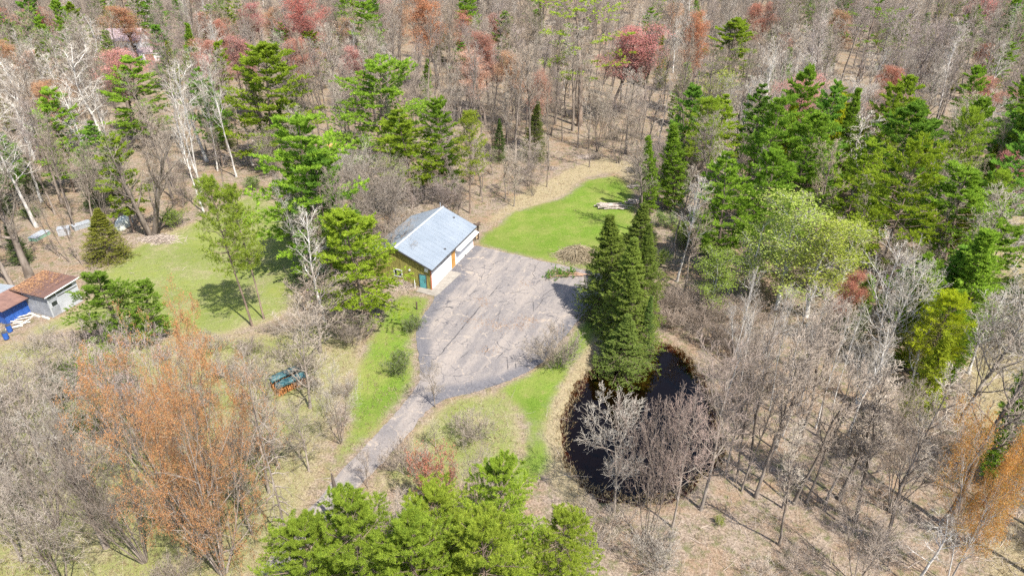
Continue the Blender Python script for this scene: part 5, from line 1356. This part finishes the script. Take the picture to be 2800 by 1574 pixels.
LANDMARK = [(k_, gnd(*v_)) for k_, v_ in {
 'the distant white house': (350, 190), 'the layered pine': (400, 400), 'the wide pale birch': (78, 390), 'the yellow green pine': (752, 455), 'the white birch row': (560, 480),
 'the storm broken tree': (417, 645), 'the rusty roofed shed': (100, 790), 'the tall broad pine': (885, 745), 'the rounded pine crown': (1045, 485), 'the garage roof': (1110, 620), 'the olive pine': (1285, 582),
 'the open layered pine': (1585, 345), 'the big pink red maple': (1662, 322), 'the dark multi stemmed tree': (1690, 446), 'the dead grey tree': (1786, 470), 'the dark orange maple': (1200, 245), 'the pink maple': (850, 235),
 'the compact bright pine': (1968, 285), 'the tall dark open pine': (2345, 224), 'the grey mauve fan tree': (2444, 300), 'the tall white birch': (2562, 332), 'the edge red maple': (2668, 245),
 'the pale yellow aspen': (1945, 445), 'the grass green pine': (2138, 650), 'the lemon yellow cedar': (2228, 530), 'the lime green pine': (2392, 775), 'the large fresh green pine': (2565, 775), 'the spreading white birch': (1851, 768),
 'the yellow green aspen': (2122, 845), 'the white crowned birch': (2405, 1010), 'the soft green cedar': (2608, 965), 'the leaning grey white tree': (2625, 1150), 'the yellow olive conifer': (2515, 1065), 'the pond': (1900, 1150),
 'the dark fan tree': (2436, 1398), 'the orange corner maple': (2592, 1590), 'the slender grove': (2100, 1330), 'the large orange maple': (618, 1568), 'the twisted grey tree': (290, 1494), 'the firewood stack': (800, 1062),
 'the bushy young pine': (345, 945), 'the corner tree': (178, 1600), 'the dark red maple': (165, 170), 'the rose maple': (685, 185), 'the far pink maple': (2690, 150), 'the rusty maple': (565, 175), 'the topmost red maple': (2060, 200),
 'the straight pale stems': (932, 1212), 'the small salmon maple': (1452, 420), 'the blue green pine': (1278, 262)}.items()]
def beside(X, Y):
    d, nm_, q_ = min(((X - q[0]) ** 2 + ((Y - q[1]) * .8) ** 2, k_, tuple(q)) for k_, q in LANDMARK)
    dx, dy = X - q_[0], Y - q_[1]; d = math.sqrt(d)
    far = 'well ' if d > 22 else ('just ' if d < 8 else '')
    if abs(dx) > abs(dy): return f"{far}{'left' if dx < 0 else 'right'} of {nm_}"
    return f"{far}{'behind' if dy > 0 else 'before'} {nm_}"
count = {}
far_pts = []
cell = {}
def near(x, y, rad):
    for cx_, cy_, cr in placed:
        if abs(cx_ - x) < rad + cr and abs(cy_ - y) < rad + cr: return True
    return False
SIGHTS = [(345, 100, 385, 158, 0), (960, 560, 1330, 800, 0), (150, 590, 350, 650, 0), (0, 735, 235, 900, 0), (1600, 540, 1760, 585, 0), (720, 985, 850, 1060, 0), (1585, 40, 1780, 230, 0), (1120, 0, 1240, 150, 0), (330, 150, 470, 330, 0), (690, 110, 850, 330, 0),
          (360, 330, 480, 650, 0), (1905, 45, 2020, 190, 0), (2280, 0, 2430, 210, 0), (1500, 0, 1720, 130, 0), (900, 180, 1130, 390, 0), (2000, 245, 2190, 560, 0), (2300, 400, 2660, 680, 0), (1800, 470, 1920, 760, 0), (2020, 520, 2290, 800, 0), (2350, 640, 2550, 860, 0)]
def hides(X, Y, H, W):
    px_, py_ = proj(X, Y); tx_, ty_ = proj(X, Y, H); w_ = W * .4 * FPX / depth_of(X, Y, H * .6)
    for x0, y0, x1, y1, _ in SIGHTS:
        if ty_ < y1 and py_ > y1 and min(px_, tx_) - w_ < x1 and max(px_, tx_) + w_ > x0: return True
    return False
cand = []
for Y0, Y1, dens in ((34, 62, 8.), (62, 120, 9.0), (120, 175, 19.), (175, 255, 34.), (255, 420, 90.)):
    half = lambda y: .78 * (y * CP + CAM_H * SP) + 6
    A_ = (Y1 - Y0) * (half(Y0) + half(Y1))
    n = int(A_ / dens)
    ys = FR_.uniform(Y0, Y1, n); xs_ = FR_.uniform(-1, 1, n) * half(ys)
    cand += list(zip(xs_, ys))
cand.sort(key=lambda p: p[1])
for X, Y in cand:
    if any(inside(P, X, Y) for P in CLEAR) or any(inside(P, X, Y) for P in VIEWGAP): continue
    if any(math.hypot(X - bx, Y - by) < br for bx, by, br in BUILD_PTS): continue
    px, py = proj(X, Y)
    where, rg = region(px, py)
    mix = MIX[rg]
    kind = mix[int(FR_.choice(len(mix), p=np.array([m[1] for m in mix]) / sum(m[1] for m in mix)))][0]
    lo, hi, w = SIZE[kind]
    if near(X, Y, .9 if kind in ('slender', 'shrub') else 1.2): continue
    H = FR_.uniform(lo, hi) * (.8 if rg in ('MR', 'ML', 'LU') and kind in ('forest', 'slender', 'fan') else 1.0)
    if rg == 'MC': H *= .6
    # keep sight lines to the lawns, court and pond as open as they are
    tx, ty = proj(X, Y, H)
    if rg == 'LR' and px < 1960 and kind != 'shrub': continue
    if rg in ('ML', 'LL', 'MC') and kind not in ('shrub',):
        blocked = False
        for f_ in (.35, .7, .95):
            qx, qy = proj(X, Y, H * f_)
            g_ = gnd(qx, qy)
            if any(inside(P, g_[0], g_[1]) for P in (LAWN_R, LAWN_L, DRIVE, GARAGE, SHED)): blocked = True
        if blocked: continue
    W = w * FR_.uniform(.8, 1.2) * (H / ((lo + hi) / 2)) ** .5
    if kind != 'shrub' and hides(X, Y, H, W) and FR_.random() < (.4 if rg in ('MR', 'UC', 'UR', 'UL') and kind in ('slender', 'forest') else .9): continue
    nm = NAMES[kind][0]
    count[nm] = count.get(nm, 0) + 1
    if count[nm] > 285:
        far_pts.append((kind, X, Y, H, W)); continue
    tints = TINTS[kind]; tn, tc = tints[int(FR_.integers(len(tints)))]
    sizew = 'tall ' if H > lo + (hi - lo) * .66 else ('small ' if H < lo + (hi - lo) * .33 else '')
    lab = f'{sizew}{tn} {NOUN[kind]} {beside(X, Y)}'
    jit = FR_.uniform(.88, 1.12)
    plant(kind, X, Y, H, W, lab, (NOUN[kind] + ('es' if NOUN[kind].endswith('ch') else 's') + ' ' + beside(X, Y)), tuple(c * jit for c in tc), (1, 1, 1), (FR_.normal(0, .035), FR_.normal(0, .035)))

# the rest of the far woodland, one mass: instances of the grown trees on surveyed points
def woodland(name, pts, kinds, label):
    me = bpy.data.meshes.new(name)
    pts = [p for p in pts]
    me.vertices.add(len(pts)); me.vertices.foreach_set('co', np.array([(X, Y, ground_z(X, Y)) for _, X, Y, _, _ in pts]).ravel())
    r = np.random.default_rng(515)
    src = [s_ for k_ in kinds for s_ in SPEC[k_]]
    pick = r.integers(0, len(src), len(pts))
    rot = np.c_[r.normal(0, .03, len(pts)), r.normal(0, .03, len(pts)), r.uniform(0, 6.28, len(pts))]
    scl = np.array([(p[4] / src[i].W, p[4] / src[i].W, p[3] / src[i].H) for p, i in zip(pts, pick)])
    at = me.attributes.new('rot', 'FLOAT_VECTOR', 'POINT'); at.data.foreach_set('vector', rot.ravel())
    at = me.attributes.new('scl', 'FLOAT_VECTOR', 'POINT'); at.data.foreach_set('vector', scl.ravel())
    at = me.attributes.new('pick', 'INT', 'POINT'); at.data.foreach_set('value', pick.astype(np.int32))
    o = link(bpy.data.objects.new(name, me))
    ng = bpy.data.node_groups.new(name, 'GeometryNodeTree')
    ng.interface.new_socket('Geometry', in_out='INPUT', socket_type='NodeSocketGeometry')
    ng.interface.new_socket('Geometry', in_out='OUTPUT', socket_type='NodeSocketGeometry')
    nd, lk = ng.nodes, ng.links
    gi, go = nd.new('NodeGroupInput'), nd.new('NodeGroupOutput')
    def attr(n, t):
        a_ = nd.new('GeometryNodeInputNamedAttribute'); a_.data_type = t; a_.inputs['Name'].default_value = n
        return a_.outputs[0]
    jo = nd.new('GeometryNodeJoinGeometry')
    for i, s_ in enumerate(src):
        cmp_ = nd.new('FunctionNodeCompare'); cmp_.data_type = 'INT'; cmp_.operation = 'EQUAL'
        lk.new(attr('pick', 'INT'), cmp_.inputs[2]); cmp_.inputs[3].default_value = i
        ip = nd.new('GeometryNodeInstanceOnPoints')
        j2 = nd.new('GeometryNodeJoinGeometry')
        for m_ in (s_.trunk, s_.crown):
            host = next(ob for ob in bpy.data.objects if ob.data == m_)
            oi = nd.new('GeometryNodeObjectInfo'); oi.inputs['Object'].default_value = host; oi.transform_space = 'ORIGINAL'
            lk.new(oi.outputs['Geometry'], j2.inputs[0])
        lk.new(gi.outputs[0], ip.inputs['Points']); lk.new(cmp_.outputs[0], ip.inputs['Selection']); lk.new(j2.outputs[0], ip.inputs['Instance'])
        lk.new(attr('rot', 'FLOAT_VECTOR'), ip.inputs['Rotation']); lk.new(attr('scl', 'FLOAT_VECTOR'), ip.inputs['Scale'])
        lk.new(ip.outputs[0], jo.inputs[0])
    lk.new(jo.outputs[0], go.inputs[0])
    md_ = o.modifiers.new('trees', 'NODES'); md_.node_group = ng
    o.color = (1.08, 1.02, .97, 1)
    tag(o, label, 'woodland', None, 'stuff')
if far_pts:
    woodland('distant_woodland', far_pts, ('forest', 'fan'), 'far mass of bare grey woodland along the top')

# look-alikes are told apart by their order from the left
ORD = ['leftmost', 'second from left', 'third from left', 'fourth from left', 'fifth from left', 'sixth from left', 'seventh from left', 'eighth from left', 'ninth from left', 'tenth from left', 'eleventh from left', 'twelfth from left', 'thirteenth from left', 'fourteenth from left']
same = {}
for o in bpy.data.objects:
    if o.parent is None and o.get('category') in ('bare tree', 'birch', 'maple tree', 'pine tree', 'spruce', 'cedar', 'aspen', 'shrub'):
        same.setdefault(o['label'], []).append(o)
for lab, os_ in same.items():
    if 1 < len(os_) <= len(ORD):
        os_.sort(key=lambda o: proj(o.location.x, o.location.y)[0])
        for k, o in enumerate(os_):
            o['label'] = (ORD[k] if k < len(os_) - 1 else 'rightmost') + ' ' + lab

# ------------------------------------------------------------------ ground cover
r = np.random.default_rng(909)
def scatter(n, ymin, ymax, power=1.0):
    u = r.random(n) ** power
    Y = ymin + (ymax - ymin) * u
    X = r.uniform(-1, 1, n) * (.78 * (Y * CP + CAM_H * SP) + 2)
    return X, Y
def keep(X, Y, polys, pad=None):
    m = np.ones(len(X), bool)
    for P in polys: m &= ~inside(P, X, Y)
    return m
# twigs and saplings of the forest floor
X, Y = scatter(21000, 34, 190, 1.35)
gv = bilinear(green, X, Y)
m = keep(X, Y, [DRIVE, POND, GARAGE, SHED]) & (r.random(len(X)) > gv * 1.35)
X, Y = X[m], Y[m]; n = len(X)
S = np.c_[X, Y, bilinear(GZ, X, Y) - .02]
up = r.random(n) < .45
D = nrm(np.where(up[:, None], r.normal(0, .35, (n, 3)) + np.array([0, 0, 1.]), r.normal(0, 1, (n, 3)) * np.array([1, 1, .12]) + np.array([0, 0, .08])))
Ln = np.where(up, r.uniform(.4, 2.2, n), r.uniform(.6, 2.2, n))
P, Q = grow(r, S, D, Ln, np.where(up, .014, .022) * r.uniform(.6, 1.3, n), np.full(n, .006), 2, .18, .0)
tag(MB().tubes(P, Q, 3, 0, r.random(n)).obj('undergrowth', STICK), 'grey brown twigs and fallen sticks over the forest floor', 'undergrowth', None, 'stuff')
# dry grass
X, Y = scatter(60000, 33, 150, 1.25)
dv_ = bilinear(dry, X, Y); gv = bilinear(green, X, Y)
m = keep(X, Y, [DRIVE, POND, GARAGE, SHED, LAWN_L, LAWN_R, PATH_G]) & (r.random(len(X)) < dv_ * 1.05)
X, Y = X[m], Y[m]; n = len(X)
C = np.repeat(np.c_[X, Y, bilinear(GZ, X, Y) - .02], 4, 0) + np.c_[r.normal(0, .12, (n * 4, 2)), np.zeros(n * 4)]
mb = MB(); cards(mb, r, C, nrm(r.normal(0, .55, (n * 4, 3)) + np.array([0, 0, 1.])), r.uniform(.18, .5, n * 4), r.uniform(.03, .07, n * 4), np.clip(np.repeat(r.random(n), 4) * .6 + r.random(n * 4) * .4, 0, 1))
tag(mb.obj('dry_grass', foliage('dry_grass', (0.23, 0.175, 0.095), (0.42, 0.35, 0.22), .3)), 'tufts of dead tan grass at the clearing edges', 'grass', None, 'stuff')
# dead reeds and sedge hanging over the pond bank
PB = subdiv(np.concatenate([POND, POND[:1]]), .12, 0, r, False)
PB = np.repeat(PB, 5, 0) + r.normal(0, .42, (len(PB) * 5, 2)); n = len(PB)
C = np.c_[PB, np.maximum(bilinear(GZ, PB[:, 0], PB[:, 1]), -.2) - .02]
mb = MB(); cards(mb, r, np.repeat(C, 2, 0), nrm(r.normal(0, .6, (n * 2, 3)) + np.array([0, 0, .9])), r.uniform(.2, .65, n * 2), r.uniform(.03, .06, n * 2), r.random(n * 2))
tag(mb.obj('bank_sedge', bpy.data.materials['dry_grass']), 'dead sedge fringing the pond bank', 'grass', None, 'stuff')
u = r.random((24, 2)); C2 = POND.min(0) + (POND.max(0) - POND.min(0)) * u
C2 = C2[inside(POND, C2[:, 0], C2[:, 1])]; n = len(C2); a = r.uniform(0, 6.28, n); sz = r.uniform(.02, .06, n)
C2 = np.c_[C2, np.full(n, -.164)]; e1 = np.c_[np.cos(a), np.sin(a), np.zeros(n)] * sz[:, None]; e2 = np.c_[-np.sin(a), np.cos(a), np.zeros(n)] * sz[:, None] * .7
tag(MB().add(np.stack([C2 - e1, C2 - e2, C2 + e1, C2 + e2], 1), np.arange(n * 4).reshape(-1, 4), 0, False, np.repeat(r.random(n), 4)).obj('floating_leaves', bpy.data.materials['dead_leaves']), 'brown leaves floating on the pond', 'leaves', None, 'stuff')
# green grass
X, Y = scatter(70000, 33, 125, 1.2)
gv = bilinear(green, X, Y)
m = keep(X, Y, [DRIVE, POND, GARAGE, SHED]) & (r.random(len(X)) < gv ** 1.5)
X, Y = X[m], Y[m]; n = len(X)
C = np.repeat(np.c_[X, Y, bilinear(GZ, X, Y) - .02], 3, 0) + np.c_[r.normal(0, .12, (n * 3, 2)), np.zeros(n * 3)]
mb = MB(); cards(mb, r, C, nrm(r.normal(0, .6, (n * 3, 3)) + np.array([0, 0, .8])), r.uniform(.07, .2, n * 3), r.uniform(.03, .06, n * 3), np.clip(np.repeat(r.random(n), 3) * .6 + r.random(n * 3) * .4, 0, 1))
tag(mb.obj('grass', foliage('green_grass', (0.085, 0.145, 0.018), (0.20, 0.275, 0.05), .3)), 'short fresh green grass on the lawns and verges', 'grass', None, 'stuff')
open('/tmp/stats.txt', 'w').write(str(count)) if False else None
print('objects', len(bpy.data.objects), 'counts', count, 'far', len(far_pts), 'tris', sum(sum(len(p.vertices) - 2 for p in []) for _ in [0]) or sum(len(m.loops) - 2 * len(m.polygons) for m in bpy.data.meshes))
